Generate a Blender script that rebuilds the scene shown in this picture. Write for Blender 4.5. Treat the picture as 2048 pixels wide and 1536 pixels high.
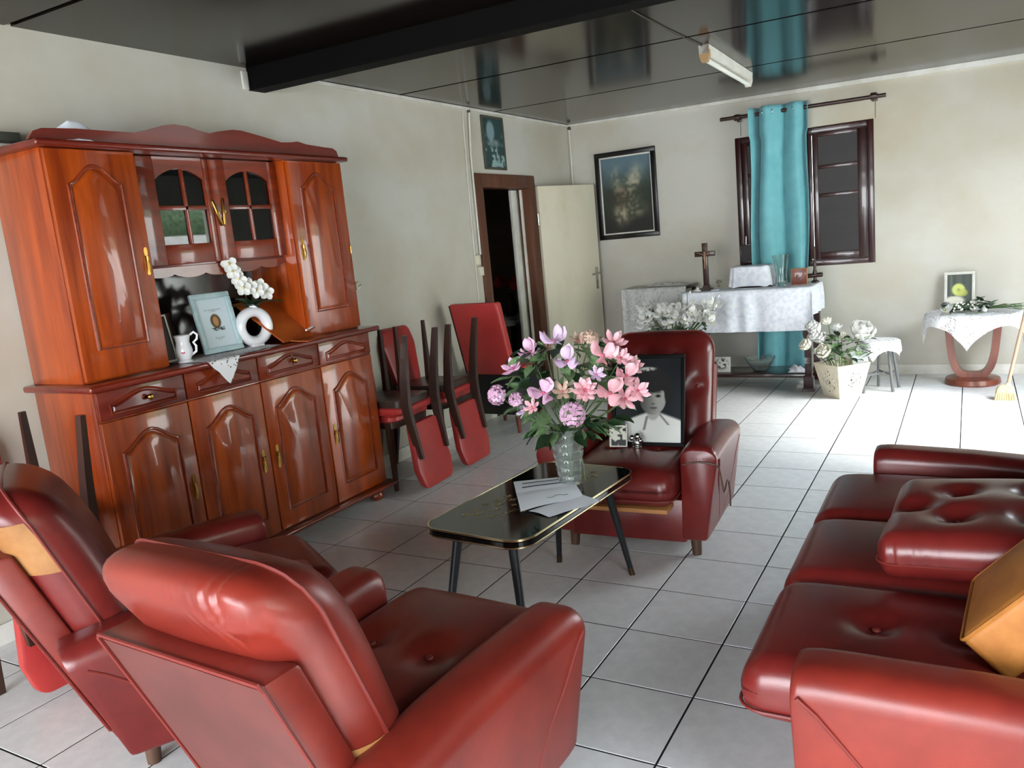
import bpy, bmesh, math, random
from mathutils import Vector, Matrix
from math import sin, cos, pi as PI, radians as RAD, hypot, exp, atan2, sqrt
rnd = random.Random(7)
sc = bpy.context.scene
COL = sc.collection
for o in list(bpy.data.objects):
    bpy.data.objects.remove(o)

# ------------------------------------------------------------------ camera, sky, sun, exposure
T = .34                       # floor tile pitch
WX, YB, XR, YR = -2.342, 5.236, 2.05, -4.3   # walls: left, back, right, rear
def zc(x): return 2.465 - .0125*(x - WX)     # the ceiling sags slightly to the right
cd = bpy.data.cameras.new('camera'); cam = bpy.data.objects.new('camera', cd); COL.objects.link(cam)
r2 = Vector((.8681, .4866, -.0940)); fw = Vector((-.4957, .8506, -.1750))
fw.normalize(); r2 = (r2 - fw*r2.dot(fw)).normalized(); up = r2.cross(fw)
M = Matrix((( r2.x, up.x, -fw.x, 1.066), (r2.y, up.y, -fw.y, -2.154), (r2.z, up.z, -fw.z, 1.414), (0, 0, 0, 1)))
cam.matrix_world = M
cd.sensor_width = 36; cd.lens = 1602.94/2048*36; cd.clip_start = .02
sc.camera = cam
sc.view_settings.view_transform = 'Standard'; sc.view_settings.look = 'None'
sc.view_settings.gamma = 1; sc.view_settings.exposure = 0.52
sc.view_settings.use_curve_mapping = False
w = bpy.data.worlds.new('sky'); sc.world = w; w.use_nodes = True
nt = w.node_tree; bg = nt.nodes['Background']
tc = nt.nodes.new('ShaderNodeTexCoord'); sx = nt.nodes.new('ShaderNodeSeparateXYZ'); cr = nt.nodes.new('ShaderNodeValToRGB')
nt.links.new(tc.outputs['Generated'], sx.inputs[0]); nt.links.new(sx.outputs['Z'], cr.inputs[0]); nt.links.new(cr.outputs[0], bg.inputs[0])
cr.color_ramp.elements[0].color = (.93, .96, 1, 1); cr.color_ramp.elements[1].color = (.72, .85, 1, 1)
bg.inputs[1].default_value = 15.0
sd = bpy.data.lights.new('hazy_sun', 'SUN'); sd.energy = 8; sd.angle = RAD(26); sd.color = (1, .97, .92)
so = bpy.data.objects.new('hazy_sun', sd); COL.objects.link(so)
so.rotation_euler = Vector((-.70, .14, -.68)).to_track_quat('-Z', 'Y').to_euler(); so.location = (6, 2, 5)
DOOR_R = (2.6, 4.1, 0, 2.1)            # open door in the right wall (y0, y1, z0, z1)
DOOR_B = (-1.7, 1.7, 0, 2.1)           # veranda opening behind the camera (x0, x1, z0, z1)
WIN_R = (-2.4, -1.2, .7, 1.8)          # window in the right wall beside the camera
def portal(name, loc, sx_, sy_, d):
    ld = bpy.data.lights.new(name, 'AREA'); ld.shape = 'RECTANGLE'; ld.size = sx_; ld.size_y = sy_; ld.cycles.is_portal = True
    lo = bpy.data.objects.new(name, ld); COL.objects.link(lo); lo.location = loc
    lo.rotation_euler = Vector(d).to_track_quat('-Z', 'Z').to_euler()
portal('door_portal', (XR+.1, (DOOR_R[0]+DOOR_R[1])/2, 1.05), 1.5, 2.1, (-1, 0, 0))
portal('veranda_portal', (0, YR-.1, 1.05), 3.4, 2.1, (0, 1, 0))
portal('window_portal', (XR+.1, -1.8, 1.25), 1.2, 1.1, (-1, 0, 0))

# ------------------------------------------------------------------ helpers
def lin(c):
    return tuple(((v/255)/12.92 if v/255 <= .04045 else ((v/255+.055)/1.055)**2.4) for v in c)
MW = {}
def link(o, parent=None, local=None):
    COL.objects.link(o)
    local = local or Matrix.Identity(4)
    if parent: o.parent = parent
    o.matrix_local = local
    MW[o] = (MW[parent] @ local) if parent else local
    return o
def TR(x=0, y=0, z=0, rz=0, rx=0, ry=0):
    return Matrix.Translation((x, y, z)) @ Matrix.Rotation(rz, 4, 'Z') @ Matrix.Rotation(ry, 4, 'Y') @ Matrix.Rotation(rx, 4, 'X')
def tag(o, label=None, cat=None, group=None, kind=None):
    if label: o['label'] = label
    if cat: o['category'] = cat
    if group: o['group'] = group
    if kind: o['kind'] = kind
    return o
def thing(name, label, cat, m=None, group=None):
    if m is None: m = Matrix.Identity(4)
    elif not isinstance(m, Matrix): m = TR(*m)
    return tag(link(bpy.data.objects.new(name, None), None, m), label, cat, group)
def mesh(name, bm, mt, ang=40):
    bmesh.ops.recalc_face_normals(bm, faces=bm.faces)
    me = bpy.data.meshes.new(name); bm.to_mesh(me); bm.free()
    me.shade_smooth(); me.set_sharp_from_angle(angle=RAD(ang)); me.materials.append(mt)
    return me
def obj(name, bm, mt, parent=None, world=False, ang=40, local=None):
    if world and parent: bm.transform(MW[parent].inverted())
    return link(bpy.data.objects.new(name, mesh(name, bm, mt, ang)), parent, local)
def top(name, bm, mt, base, label, cat, group=None, ang=40):       # a one-mesh thing built in world space, origin at base
    bm.transform(Matrix.Translation(base).inverted())
    return tag(link(bpy.data.objects.new(name, mesh(name, bm, mt, ang)), None, Matrix.Translation(base)), label, cat, group)
def inst(name, me, parent, local):
    return link(bpy.data.objects.new(name, me), parent, local)
def dup(root, m, label, parent=None):
    c = root.copy(); link(c, parent, m)
    if label: c['label'] = label
    for ch in list(root.children): dup(ch, ch.matrix_local.copy(), None, c)
    return c
def struct(name, bm, mt, parent=None, ang=40):
    o = obj(name, bm, mt, parent, ang=ang)
    if not parent: o['kind'] = 'structure'
    return o
B = bmesh.new
def box(bm, x0, x1, y0, y1, z0, z1, bev=0, m=None, seg=2):
    vs = [bm.verts.new((x, y, z)) for x in (x0, x1) for y in (y0, y1) for z in (z0, z1)]
    fs = [bm.faces.new([vs[i] for i in f]) for f in ((0,1,3,2),(4,6,7,5),(0,4,5,1),(2,3,7,6),(0,2,6,4),(1,5,7,3))]
    if bev:
        es = list({e for f in fs for e in f.edges})
        r = bmesh.ops.bevel(bm, geom=es, offset=bev, segments=seg, affect='EDGES', profile=.5)
        vs = list({v for f in r['faces'] for v in f.verts} | {v for v in vs if v.is_valid})
    if m is not None: bmesh.ops.transform(bm, matrix=m, verts=vs)
    return bm
def prism(bm, pts, axis, a0, a1):       # polygon in the two other axes, extruded along axis
    def P(p, a): return {'x': (a, p[0], p[1]), 'y': (p[0], a, p[1]), 'z': (p[0], p[1], a)}[axis]
    A = [bm.verts.new(P(p, a0)) for p in pts]; C_ = [bm.verts.new(P(p, a1)) for p in pts]
    n = len(pts)
    bm.faces.new(A); bm.faces.new(list(reversed(C_)))
    for i in range(n): bm.faces.new((A[i], A[(i+1) % n], C_[(i+1) % n], C_[i]))
    return bm
def strip(bm, lo, hi, axis, a0, a1):    # solid between two polylines of equal length
    def P(p, a): return {'x': (a, p[0], p[1]), 'y': (p[0], a, p[1]), 'z': (p[0], p[1], a)}[axis]
    n = len(lo); V = [[bm.verts.new(P(p, a)) for p in L] for L in (lo, hi) for a in (a0, a1)]
    for i in range(n-1):
        for a, b in ((0, 1), (1, 3), (3, 2), (2, 0)):
            bm.faces.new((V[a][i], V[a][i+1], V[b][i+1], V[b][i]))
    for i in (0, n-1): bm.faces.new((V[0][i], V[1][i], V[3][i], V[2][i]))
    return bm
def lathe(bm, prof, n=24, m=None):
    m = m or Matrix.Identity(4); R = []
    for r, z in prof:
        if r < 1e-5: R.append([bm.verts.new(m @ Vector((0, 0, z)))])
        else: R.append([bm.verts.new(m @ Vector((r*cos(2*PI*k/n), r*sin(2*PI*k/n), z))) for k in range(n)])
    for a, b in zip(R, R[1:]):
        for k in range(n):
            q = [a[k % len(a)], a[(k+1) % len(a)], b[(k+1) % len(b)], b[k % len(b)]]
            q = list(dict.fromkeys(q))
            if len(q) > 2: bm.faces.new(q)
    for r in (R[0], R[-1]):
        if len(r) > 2: bm.faces.new(r)
    return bm
def tube(bm, pts, r, n=8, closed=False, cap=True):
    pts = [Vector(p) for p in pts]; N = len(pts); rr = r if isinstance(r, (list, tuple)) else [r]*N
    R = []; u = None
    for i, p in enumerate(pts):
        t = (pts[(i+1) % N] - pts[i-1]) if closed else (pts[min(i+1, N-1)] - pts[max(i-1, 0)])
        t.normalize()
        if u is None: u = t.orthogonal().normalized()
        u = (u - t*u.dot(t))
        u = u.normalized() if u.length > 1e-6 else t.orthogonal().normalized()
        v = t.cross(u)
        R.append([bm.verts.new(p + (u*cos(2*PI*k/n) + v*sin(2*PI*k/n))*rr[i]) for k in range(n)])
    for i in range(N if closed else N-1):
        a, b = R[i], R[(i+1) % N]
        for k in range(n): bm.faces.new((a[k], a[(k+1) % n], b[(k+1) % n], b[k]))
    if cap and not closed: bm.faces.new(R[0]); bm.faces.new(R[-1])
    return bm
def loft(bm, secs, cap=True, closed=True):
    R = [[bm.verts.new(p) for p in s] for s in secs]; n = len(R[0])
    for a, b in zip(R, R[1:]):
        for k in range(n if closed else n-1): bm.faces.new((a[k], a[(k+1) % n], b[(k+1) % n], b[k]))
    if cap: bm.faces.new(R[0]); bm.faces.new(R[-1])
    return bm
def sheet(bm, f, nu, nv):
    V = [[bm.verts.new(f(i/nu, j/nv)) for j in range(nv+1)] for i in range(nu+1)]
    for i in range(nu):
        for j in range(nv): bm.faces.new((V[i][j], V[i+1][j], V[i+1][j+1], V[i][j+1]))
    return bm
def rpoly(pts, rad, k=5):
    out = []; n = len(pts)
    for i in range(n):
        p, a, b = Vector(pts[i]), Vector(pts[i-1]), Vector(pts[(i+1) % n])
        r = rad[i] if isinstance(rad, (list, tuple)) else rad
        da, db = (a-p).normalized(), (b-p).normalized()
        h = da.angle(db)/2; d = min(r/math.tan(h), (a-p).length*.49, (b-p).length*.49); r_ = d*math.tan(h)
        c = p + (da+db).normalized()*(r_/sin(h)); s, e = p+da*d - c, p+db*d - c
        a0 = atan2(s.y, s.x); da_ = (atan2(e.y, e.x) - a0 + PI) % (2*PI) - PI
        out += [(c.x + r_*cos(a0+da_*t/k), c.y + r_*sin(a0+da_*t/k)) for t in range(k+1)]
    return out
def rbox(bm, hx, hy, hz, r, fn=None, nx=12, ny=12, nz=6):
    h = (hx, hy, hz)
    def axis(H, n):
        e = [-H + r*t for t in (0, .22, .5, .8)]; m_ = [(-H+r) + (2*H-2*r)*k/n for k in range(n+1)]
        return e + m_ + [-v for v in reversed(e)]
    A = [axis(hx, nx), axis(hy, ny), axis(hz, nz)]; cache = {}
    def V(q):
        key = tuple(round(c, 6) for c in q)
        if key not in cache:
            i = [max(-(h[k]-r), min(h[k]-r, q[k])) for k in range(3)]
            d = Vector([q[k]-i[k] for k in range(3)])
            p = Vector(i) + (d.normalized()*r if d.length > 1e-9 else Vector())
            cache[key] = bm.verts.new(fn(p) if fn else p)
        return cache[key]
    for ax in range(3):
        u, v = [k for k in range(3) if k != ax]
        for s in (-1, 1):
            for i in range(len(A[u])-1):
                for j in range(len(A[v])-1):
                    q = []
                    for a, b in ((i, j), (i+1, j), (i+1, j+1), (i, j+1)):
                        c = [0, 0, 0]; c[ax] = s*h[ax]; c[u] = A[u][a]; c[v] = A[v][b]; q.append(V(c))
                    if len(set(q)) == 4: bm.faces.new(q)
    return bm
def ball(bm, c, r, seg=12, s=(1, 1, 1)):
    m = Matrix.Translation(c) @ Matrix.Diagonal((r*s[0], r*s[1], r*s[2], 1))
    bmesh.ops.create_uvsphere(bm, u_segments=seg, v_segments=max(6, seg//2+2), radius=1, matrix=m); return bm
def gz(axis, loc=(0, 0, 0), roll=0):    # matrix whose Z axis points along axis
    return Matrix.Translation(loc) @ Vector(axis).to_track_quat('Z', 'Y').to_matrix().to_4x4() @ Matrix.Rotation(roll, 4, 'Z')

# ------------------------------------------------------------------ materials
def mat(name, c, rough=.5, metal=0, c2=None, ns=(3, 3, 3), nsc=1., nd=4, lo=.35, hi=.65, bump=None, coat=0, spec=.5, trans=0, ior=1.45,
        sheen=0, lace=None, rand=0, wav=None, attr=None, sss=0, alpha=1, emit=0):
    m = bpy.data.materials.new(name); m.use_nodes = True; t = m.node_tree; N, L = t.nodes, t.links
    b = N['Principled BSDF']; I = b.inputs
    I['Roughness'].default_value = rough; I['Metallic'].default_value = metal; I['IOR'].default_value = ior
    I['Specular IOR Level'].default_value = spec; I['Coat Weight'].default_value = coat; I['Coat Roughness'].default_value = .06
    I['Transmission Weight'].default_value = trans; I['Sheen Weight'].default_value = sheen
    I['Alpha'].default_value = alpha
    col = (*lin(c), 1); I['Base Color'].default_value = col
    co = N.new('ShaderNodeTexCoord'); mp = N.new('ShaderNodeMapping'); mp.inputs['Scale'].default_value = ns
    L.new(co.outputs['Object'], mp.inputs[0])
    out = None
    if c2:
        no = N.new('ShaderNodeTexNoise'); no.inputs['Scale'].default_value = nsc; no.inputs['Detail'].default_value = nd
        no.inputs['Roughness'].default_value = .6
        L.new(mp.outputs[0], no.inputs['Vector'])
        ra = N.new('ShaderNodeValToRGB'); e = ra.color_ramp.elements
        e[0].position, e[1].position = lo, hi; e[0].color = col; e[1].color = (*lin(c2), 1)
        L.new(no.outputs[0], ra.inputs[0]); out = ra.outputs[0]
    if attr:
        at = N.new('ShaderNodeAttribute'); at.attribute_name = attr; out = at.outputs['Color']
    if rand:
        oi = N.new('ShaderNodeObjectInfo'); mr = N.new('ShaderNodeMapRange')
        mr.inputs[3].default_value = 1-rand; mr.inputs[4].default_value = 1+rand
        hs = N.new('ShaderNodeHueSaturation'); hs.inputs['Color'].default_value = col
        L.new(oi.outputs['Random'], mr.inputs[0]); L.new(mr.outputs[0], hs.inputs['Value'])
        if out: L.new(out, hs.inputs['Color'])
        out = hs.outputs[0]
    if out: L.new(out, I['Base Color'])
    if bump:
        no2 = N.new('ShaderNodeTexNoise'); no2.inputs['Scale'].default_value = bump[0]; no2.inputs['Detail'].default_value = 5
        bu = N.new('ShaderNodeBump'); bu.inputs['Strength'].default_value = bump[1]; bu.inputs['Distance'].default_value = bump[2] if len(bump) > 2 else .002
        L.new(co.outputs['Object'] if len(bump) < 4 else mp.outputs[0], no2.inputs['Vector']); L.new(no2.outputs[0], bu.inputs['Height']); L.new(bu.outputs[0], I['Normal'])
    if lace:
        vo = N.new('ShaderNodeTexVoronoi'); vo.inputs['Scale'].default_value = lace[0]; vo.feature = 'F1'
        nz = N.new('ShaderNodeTexNoise'); nz.inputs['Scale'].default_value = lace[2]; nz.inputs['Detail'].default_value = 1
        L.new(co.outputs['Object'], vo.inputs['Vector']); L.new(co.outputs['Object'], nz.inputs['Vector'])
        m1 = N.new('ShaderNodeMath'); m1.operation = 'LESS_THAN'; m1.inputs[1].default_value = lace[1]; L.new(vo.outputs['Distance'], m1.inputs[0])
        m2 = N.new('ShaderNodeMath'); m2.operation = 'GREATER_THAN'; m2.inputs[1].default_value = lace[3]; L.new(nz.outputs[0], m2.inputs[0])
        m3 = N.new('ShaderNodeMath'); m3.operation = 'MULTIPLY'; L.new(m1.outputs[0], m3.inputs[0]); L.new(m2.outputs[0], m3.inputs[1])
        m4 = N.new('ShaderNodeMath'); m4.operation = 'MULTIPLY_ADD'; m4.inputs[1].default_value = -lace[4]; m4.inputs[2].default_value = lace[5]
        L.new(m3.outputs[0], m4.inputs[0]); L.new(m4.outputs[0], I['Alpha'])
    return m
LEA = mat('red_leather', (126, 41, 30), .35, c2=(104, 31, 24), ns=(2, 2, 2), nsc=2.2, bump=(160, .18, .001), spec=.55)
LEAD = mat('red_leather_worn', (112, 34, 30), .3, c2=(92, 25, 23), ns=(2, 2, 2), nsc=2.5, bump=(140, .2, .001), spec=.6)
LEAB = mat('haze_tinted_leather', (98, 46, 41), .5, c2=(82, 37, 33), ns=(2, 2, 2), nsc=1.8, bump=(160, .1, .001))  # greyer red for the chair backs: reflection haze put into the colour
PIPE = mat('piping_leather', (110, 36, 30), .45)
TANC = mat('tan_hide', (172, 112, 48), .55, c2=(146, 88, 34), ns=(5, 5, 5), nsc=1.6, bump=(200, .2, .001))
TAN = mat('tan_backing', (164, 116, 68), .6, c2=(142, 94, 50), ns=(5, 5, 5), nsc=1.6, bump=(200, .2, .001))
VIN = mat('red_vinyl', (176, 56, 52), .38, c2=(160, 46, 44), nsc=1.5, bump=(180, .1, .001))
BLK = mat('black_vinyl', (20, 20, 23), .5)
WOOD = mat('varnished_wood', (170, 72, 17), .3, c2=(124, 43, 9), ns=(14, 14, 1.1), nsc=1.3, nd=6, lo=.38, hi=.66, coat=.7, rand=.06)
WOODH = mat('varnished_wood_trim', (138, 50, 15), .3, c2=(102, 31, 9), ns=(14, 1.1, 14), nsc=1.3, nd=6, coat=.7, rand=.06)
WOODD = mat('varnished_wood_dark', (118, 36, 20), .3, c2=(92, 24, 14), ns=(14, 1.1, 14), nsc=1.3, nd=6, coat=.6, rand=.05)
DARKW = mat('dark_brown_wood', (62, 38, 28), .4, c2=(42, 26, 20), ns=(12, 12, 1.5), nsc=1.2, nd=5, coat=.2)
SHUT = mat('shutter_mahogany', (58, 21, 17), .3, c2=(38, 14, 12), ns=(14, 14, 1.2), nsc=1.1, nd=5, coat=.4)
SHUTP = mat('shutter_panel', (34, 28, 26), .5, c2=(25, 20, 19), ns=(2, 14, 14), nsc=1.2)
DFRAME = mat('door_frame_wood', (104, 62, 40), .5, c2=(80, 46, 30), ns=(12, 12, 1.2), nsc=1.2)
MAHO = mat('table_mahogany', (128, 68, 48), .35, c2=(98, 48, 34), ns=(9, 9, 2), nsc=1.3, coat=.3)
LEGW = mat('furniture_leg_wood', (88, 62, 44), .5, c2=(68, 46, 32), ns=(12, 12, 2), nsc=1.3)
PALEW = mat('pale_wood', (196, 140, 84), .55, c2=(176, 120, 68), ns=(2, 14, 14), nsc=1.2)
WALL = mat('stained_wall_paint', (198, 195, 185), .75, c2=(172, 158, 126), ns=(1, 1, 1.2), nsc=.85, nd=5, lo=.42, hi=.92, bump=(9, .12, .004))
WHITE = mat('white_paint', (222, 220, 212), .55, c2=(204, 200, 188), nsc=2)
CREAM = mat('cream_door_paint', (222, 214, 192), .45, c2=(206, 194, 164), ns=(1.5, 1.5, 1), nsc=1.3, lo=.5, hi=.8)
TILE = mat('grey_tile', (222, 224, 224), .26, c2=(234, 235, 234), ns=(1, 1, 1), nsc=6, nd=6, rand=.012, bump=(30, .05, .001))
GROUT = mat('dark_grout', (40, 40, 40), .9, spec=.1)
CEIL = mat('dark_ceiling_panel', (30, 22, 17), .14, spec=.2, c2=(15, 11, 9), ns=(.7, 9, 1), nsc=1.1, nd=6, lo=.3, hi=.72, rand=.08, bump=(10, .04, .002))
BEAM = mat('black_beam_paint', (8, 7, 7), .7, spec=.1)
TEAL = mat('teal_curtain', (118, 184, 190), .8, c2=(106, 172, 180), nsc=3, sheen=.2, bump=(120, .1, .001))
CLOTH = mat('white_tablecloth', (232, 234, 240), .8, c2=(214, 218, 228), nsc=9, lo=.45, hi=.6, bump=(60, .25, .002))
LACE = mat('white_lace', (236, 236, 238), .8, lace=(70, .32, 9, .42, .75, 1), bump=(80, .3, .002))
SHEER = mat('sheer_lace', (220, 220, 216), .8, lace=(45, .42, 5, .40, .22, .74), c2=(232, 232, 230), nsc=12)
BRASS = mat('brass', (168, 128, 66), .3, 1)
OLDB = mat('tarnished_brass', (92, 78, 58), .4, 1)
INLAY = mat('pale_gilding', (176, 160, 110), .5, .4)
GOLD = mat('gold_strip', (212, 198, 156), .25, 1)
CHROME = mat('chrome', (190, 190, 188), .22, 1)
GLASS = mat('clear_glass', (240, 246, 244), .02, trans=1, ior=1.45)
CRYST = mat('cut_crystal', (236, 244, 240), .03, trans=.9, ior=1.45)
PANE = mat('cabinet_pane', (30, 36, 38), .02, trans=.82, ior=1.5, spec=.8)
MIRR = mat('dark_mirror', (34, 27, 24), .12, 0, spec=.7)
BLAM = mat('black_laminate', (10, 11, 9), .07, spec=.6, bump=(6, .03, .001))
BMET = mat('black_metal', (26, 30, 34), .42, bump=(80, .1, .001))
PORC = mat('white_porcelain', (226, 226, 228), .2, coat=.3)
PALEB = mat('pale_blue_frame', (190, 212, 214), .45, c2=(172, 198, 202), nsc=8)
MATB = mat('matte_black', (12, 12, 13), .6, spec=.15)
BLACKP = mat('black_frame', (18, 16, 16), .3)
PAPER = mat('white_paper', (240, 246, 255), .6)
OCHRE = mat('orange_envelope', (186, 92, 26), .55, c2=(170, 80, 20), nsc=3)
PRINT = mat('matte_print', (128, 128, 128), .55, attr='Col')
PRING = mat('glossy_print', (128, 128, 128), .35, spec=.15, attr='Col')
LEAF = mat('leaf_green', (124, 150, 108), .5, c2=(88, 120, 76), nsc=20, rand=.25)
LEAFD = mat('leaf_dark', (38, 62, 36), .45, c2=(26, 46, 26), nsc=20, rand=.25)
STEM = mat('stem_green', (70, 96, 52), .55)
PINK = mat('pink_petal', (226, 160, 172), .6, c2=(236, 190, 198), nsc=16, rand=.1)
LILAC = mat('lilac_petal', (212, 182, 214), .6, c2=(226, 204, 228), nsc=16, rand=.08)
MAUVE = mat('mauve_petal', (214, 160, 196), .6, c2=(232, 196, 220), nsc=16, rand=.08)
SALMON = mat('faded_petal', (202, 170, 150), .6, c2=(214, 186, 168), nsc=16, rand=.08)
CORE = mat('flower_core', (196, 96, 118), .6)
CREAMP = mat('cream_petal', (240, 236, 214), .6, c2=(246, 244, 234), nsc=12, rand=.03)
WHITEP = mat('white_petal', (240, 240, 236), .6, c2=(228, 228, 222), nsc=12, rand=.03)
YCORE = mat('yellow_core', (206, 190, 110), .6)
BASK = mat('ivory_planter', (228, 220, 198), .5, c2=(216, 206, 180), nsc=5)
GREYP = mat('grey_stool_metal', (104, 106, 106), .45)
BROOMW = mat('broom_handle_wood', (168, 136, 112), .55)
STRAW = mat('yellow_bristles', (206, 188, 140), .7, c2=(180, 158, 108), ns=(60, 60, 4), nsc=1)
DGREY = mat('dark_box', (70, 72, 62), .6)
TUBE_L = mat('unlit_tube', (226, 224, 214), .3)
ENDC = mat('tan_end_cap', (176, 140, 96), .5)
IVORY = mat('ivory_plastic', (214, 208, 186), .4)
REDF = mat('red_flower', (150, 26, 24), .6)
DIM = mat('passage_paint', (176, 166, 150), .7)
CONC = mat('terrace_concrete', (176, 176, 170), .8)
HEDGE = mat('garden_hedge', (112, 134, 96), .8, c2=(60, 84, 52), nsc=5, bump=(8, .8, .05))

# ------------------------------------------------------------------ the room
MI = M.inverted()
def px(p):
    c = MI @ Vector(p)
    if c.z > -.05: return None
    return 1024 + 1602.94*c.x/-c.z, 768 - 1602.94*c.y/-c.z
fl = struct('floor', box(B(), WX, XR, YR, YB, -.1, -.0014), GROUT)
tl = []
for i in range(-8, 8):
    for j in range(-13, 16):
        x0, x1 = max(i*T+.0032, WX), min((i+1)*T-.0032, XR); y0, y1 = max(j*T+.0032, YR), min((j+1)*T-.0032, YB)
        if x1-x0 < .01 or y1-y0 < .01: continue
        q = [px((x, y, 0)) for x in (x0, x1) for y in (y0, y1)]; a = 0
        if all(q) and max(k[0] for k in q) > -10 and min(k[0] for k in q) < 2058 and max(k[1] for k in q) > 0 and min(k[1] for k in q) < 1546:
            a = (max(k[0] for k in q)-min(k[0] for k in q))*(max(k[1] for k in q)-min(k[1] for k in q))
        tl.append((a, x0, x1, y0, y1))
tl.sort(reverse=True)
bm = B(); s_ = .5; b_ = .0008/T
rings = [[(-s_, -s_, -.006), (s_, -s_, -.006), (s_, s_, -.006), (-s_, s_, -.006)], [(-s_, -s_, -.0008), (s_, -s_, -.0008), (s_, s_, -.0008), (-s_, s_, -.0008)],
         [(-s_+b_, -s_+b_, 0), (s_-b_, -s_+b_, 0), (s_-b_, s_-b_, 0), (-s_+b_, s_-b_, 0)]]
loft(bm, rings); tm = mesh('tile', bm, TILE, 4)
rest = B()
for k, (a, x0, x1, y0, y1) in enumerate(tl):
    m = Matrix.Translation(((x0+x1)/2, (y0+y1)/2, 0)) @ Matrix.Rotation(rnd.uniform(-.0006, .0006), 4, 'X') @ Matrix.Rotation(rnd.uniform(-.0006, .0006), 4, 'Y')
    if a > 0 and k < 300: inst('tile', tm, fl, m @ Matrix.Diagonal((x1-x0, y1-y0, 1, 1)))
    else: box(rest, x0, x1, y0, y1, -.006, 0)
tag(obj('tile_field', rest, TILE, fl), kind='stuff')

H = 2.62
DY0, DY1, DZ = 3.45, 4.34, 1.91            # doorway in the left wall
bm = B(); t_ = .12
box(bm, WX-t_, WX, YR-.15, DY0, -.1, H); box(bm, WX-t_, WX, DY1, YB+.15, -.1, H); box(bm, WX-t_, WX, DY0, DY1, DZ, H)
struct('wall_left', bm, WALL)
W0, W1, WZ0, WZ1 = -.742, .378, .953, 2.113
bm = B()
box(bm, WX, W0, YB, YB+.15, -.1, H); box(bm, W1, XR+.15, YB, YB+.15, -.1, H); box(bm, W0, W1, YB, YB+.15, -.1, WZ0); box(bm, W0, W1, YB, YB+.15, WZ1, H)
struct('wall_back', bm, WALL)
bm = B(); y0, y1, z0, z1 = DOOR_R; a0, a1, c0, c1 = WIN_R
box(bm, XR, XR+.15, y1, YB, -.1, H); box(bm, XR, XR+.15, y0, y1, z1, H); box(bm, XR, XR+.15, a1, y0, -.1, H)
box(bm, XR, XR+.15, a0, a1, -.1, c0); box(bm, XR, XR+.15, a0, a1, c1, H); box(bm, XR, XR+.15, YR-.15, a0, -.1, H); box(bm, XR, XR+.15, y0, y1, -.1, -.002)
struct('wall_right', bm, WALL)
bm = B(); x0, x1, z0, z1 = DOOR_B
box(bm, WX, x0, YR-.15, YR, -.1, H); box(bm, x1, XR, YR-.15, YR, -.1, H); box(bm, x0, x1, YR-.15, YR, z1, H); box(bm, x0, x1, YR-.15, YR, -.1, -.002)
struct('wall_rear', bm, WALL)
# ceiling: backing sheet plus panels with open joints between them
ce = struct('ceiling', prism(B(), [(WX-.12, zc(WX-.12)+.012), (XR+.15, zc(XR+.15)+.012), (XR+.15, H+.05), (WX-.12, H+.05)], 'y', YR-.15, YB+.15), BLACKP)
js = [YR-.15, -3.89, -2.62, -1.35, -.09, 1.23, 2.525, 3.80, YB]
for a, b in zip(js, js[1:]):
    bm = B(); g = .014
    lo = [(WX, zc(WX)), (XR, zc(XR))]; hi = [(x, z+.014) for x, z in lo]
    strip(bm, lo, hi, 'y', a+g, b-g); obj('ceiling_panel', bm, CEIL, ce)
bm = B(); prism(bm, [(WX, zc(WX)-.117), (XR, zc(XR)-.117), (XR, zc(XR)), (WX, zc(WX))], 'y', 1.172, 1.285)
tag(obj('ceiling_beam', bm, BEAM), kind='structure')
# cornice strips and baseboards
bm = B(); strip(bm, [(WX, zc(WX)-.018), (XR, zc(XR)-.05)], [(WX, zc(WX)-.001), (XR, zc(XR)-.001)], 'y', YB-.022, YB); struct('trim_1', bm, WHITE)
bm = B(); box(bm, WX, WX+.018, 1.29, YB-.022, zc(WX)-.024, zc(WX)-.003); struct('trim_2', bm, WHITE)
bm = B(); box(bm, WX, WX+.014, YR, 3.385, 0, .085, .003); box(bm, WX, WX+.014, 4.405, YB, 0, .085, .003); struct('baseboard_left', bm, WHITE)
bm = B(); box(bm, WX+.014, XR, YB-.014, YB, 0, .085, .003); struct('baseboard_back', bm, WHITE)
bm = B(); box(bm, WX-.004, WX+.012, 1.128, 1.168, zc(WX)-.115, zc(WX)-.02, .003); struct('trim_3', bm, WHITE)
# shuttered window behind the curtain
wi = struct('window_1', B(), SHUT); wi['kind'] = 'structure'
bm = B(); y0, y1 = YB+.0, YB+.1; f = .05
box(bm, W0, W0+f, y0, y1, WZ0, WZ1, .004); box(bm, W1-f, W1, y0, y1, WZ0, WZ1, .004); box(bm, W0+f, W1-f, y0, y1, WZ1-f, WZ1, .004); box(bm, W0+f, W1-f, y0, y1, WZ0, WZ0+f, .004)
obj('window_frame', bm, SHUT, wi)
bm = B(); a = .012
box(bm, W0+f, W0+f+a, YB+.052, YB+.075, WZ0+f, WZ1-f); box(bm, W1-f-a, W1-f, YB+.052, YB+.075, WZ0+f, WZ1-f); box(bm, W0+f+a, W1-f-a, YB+.052, YB+.075, WZ0+f, WZ0+f+a); box(bm, W0+f+a, W1-f-a, YB+.052, YB+.075, WZ1-f-a, WZ1-f)
obj('window_stop', bm, SHUT, wi)
gap = -.105
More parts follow.
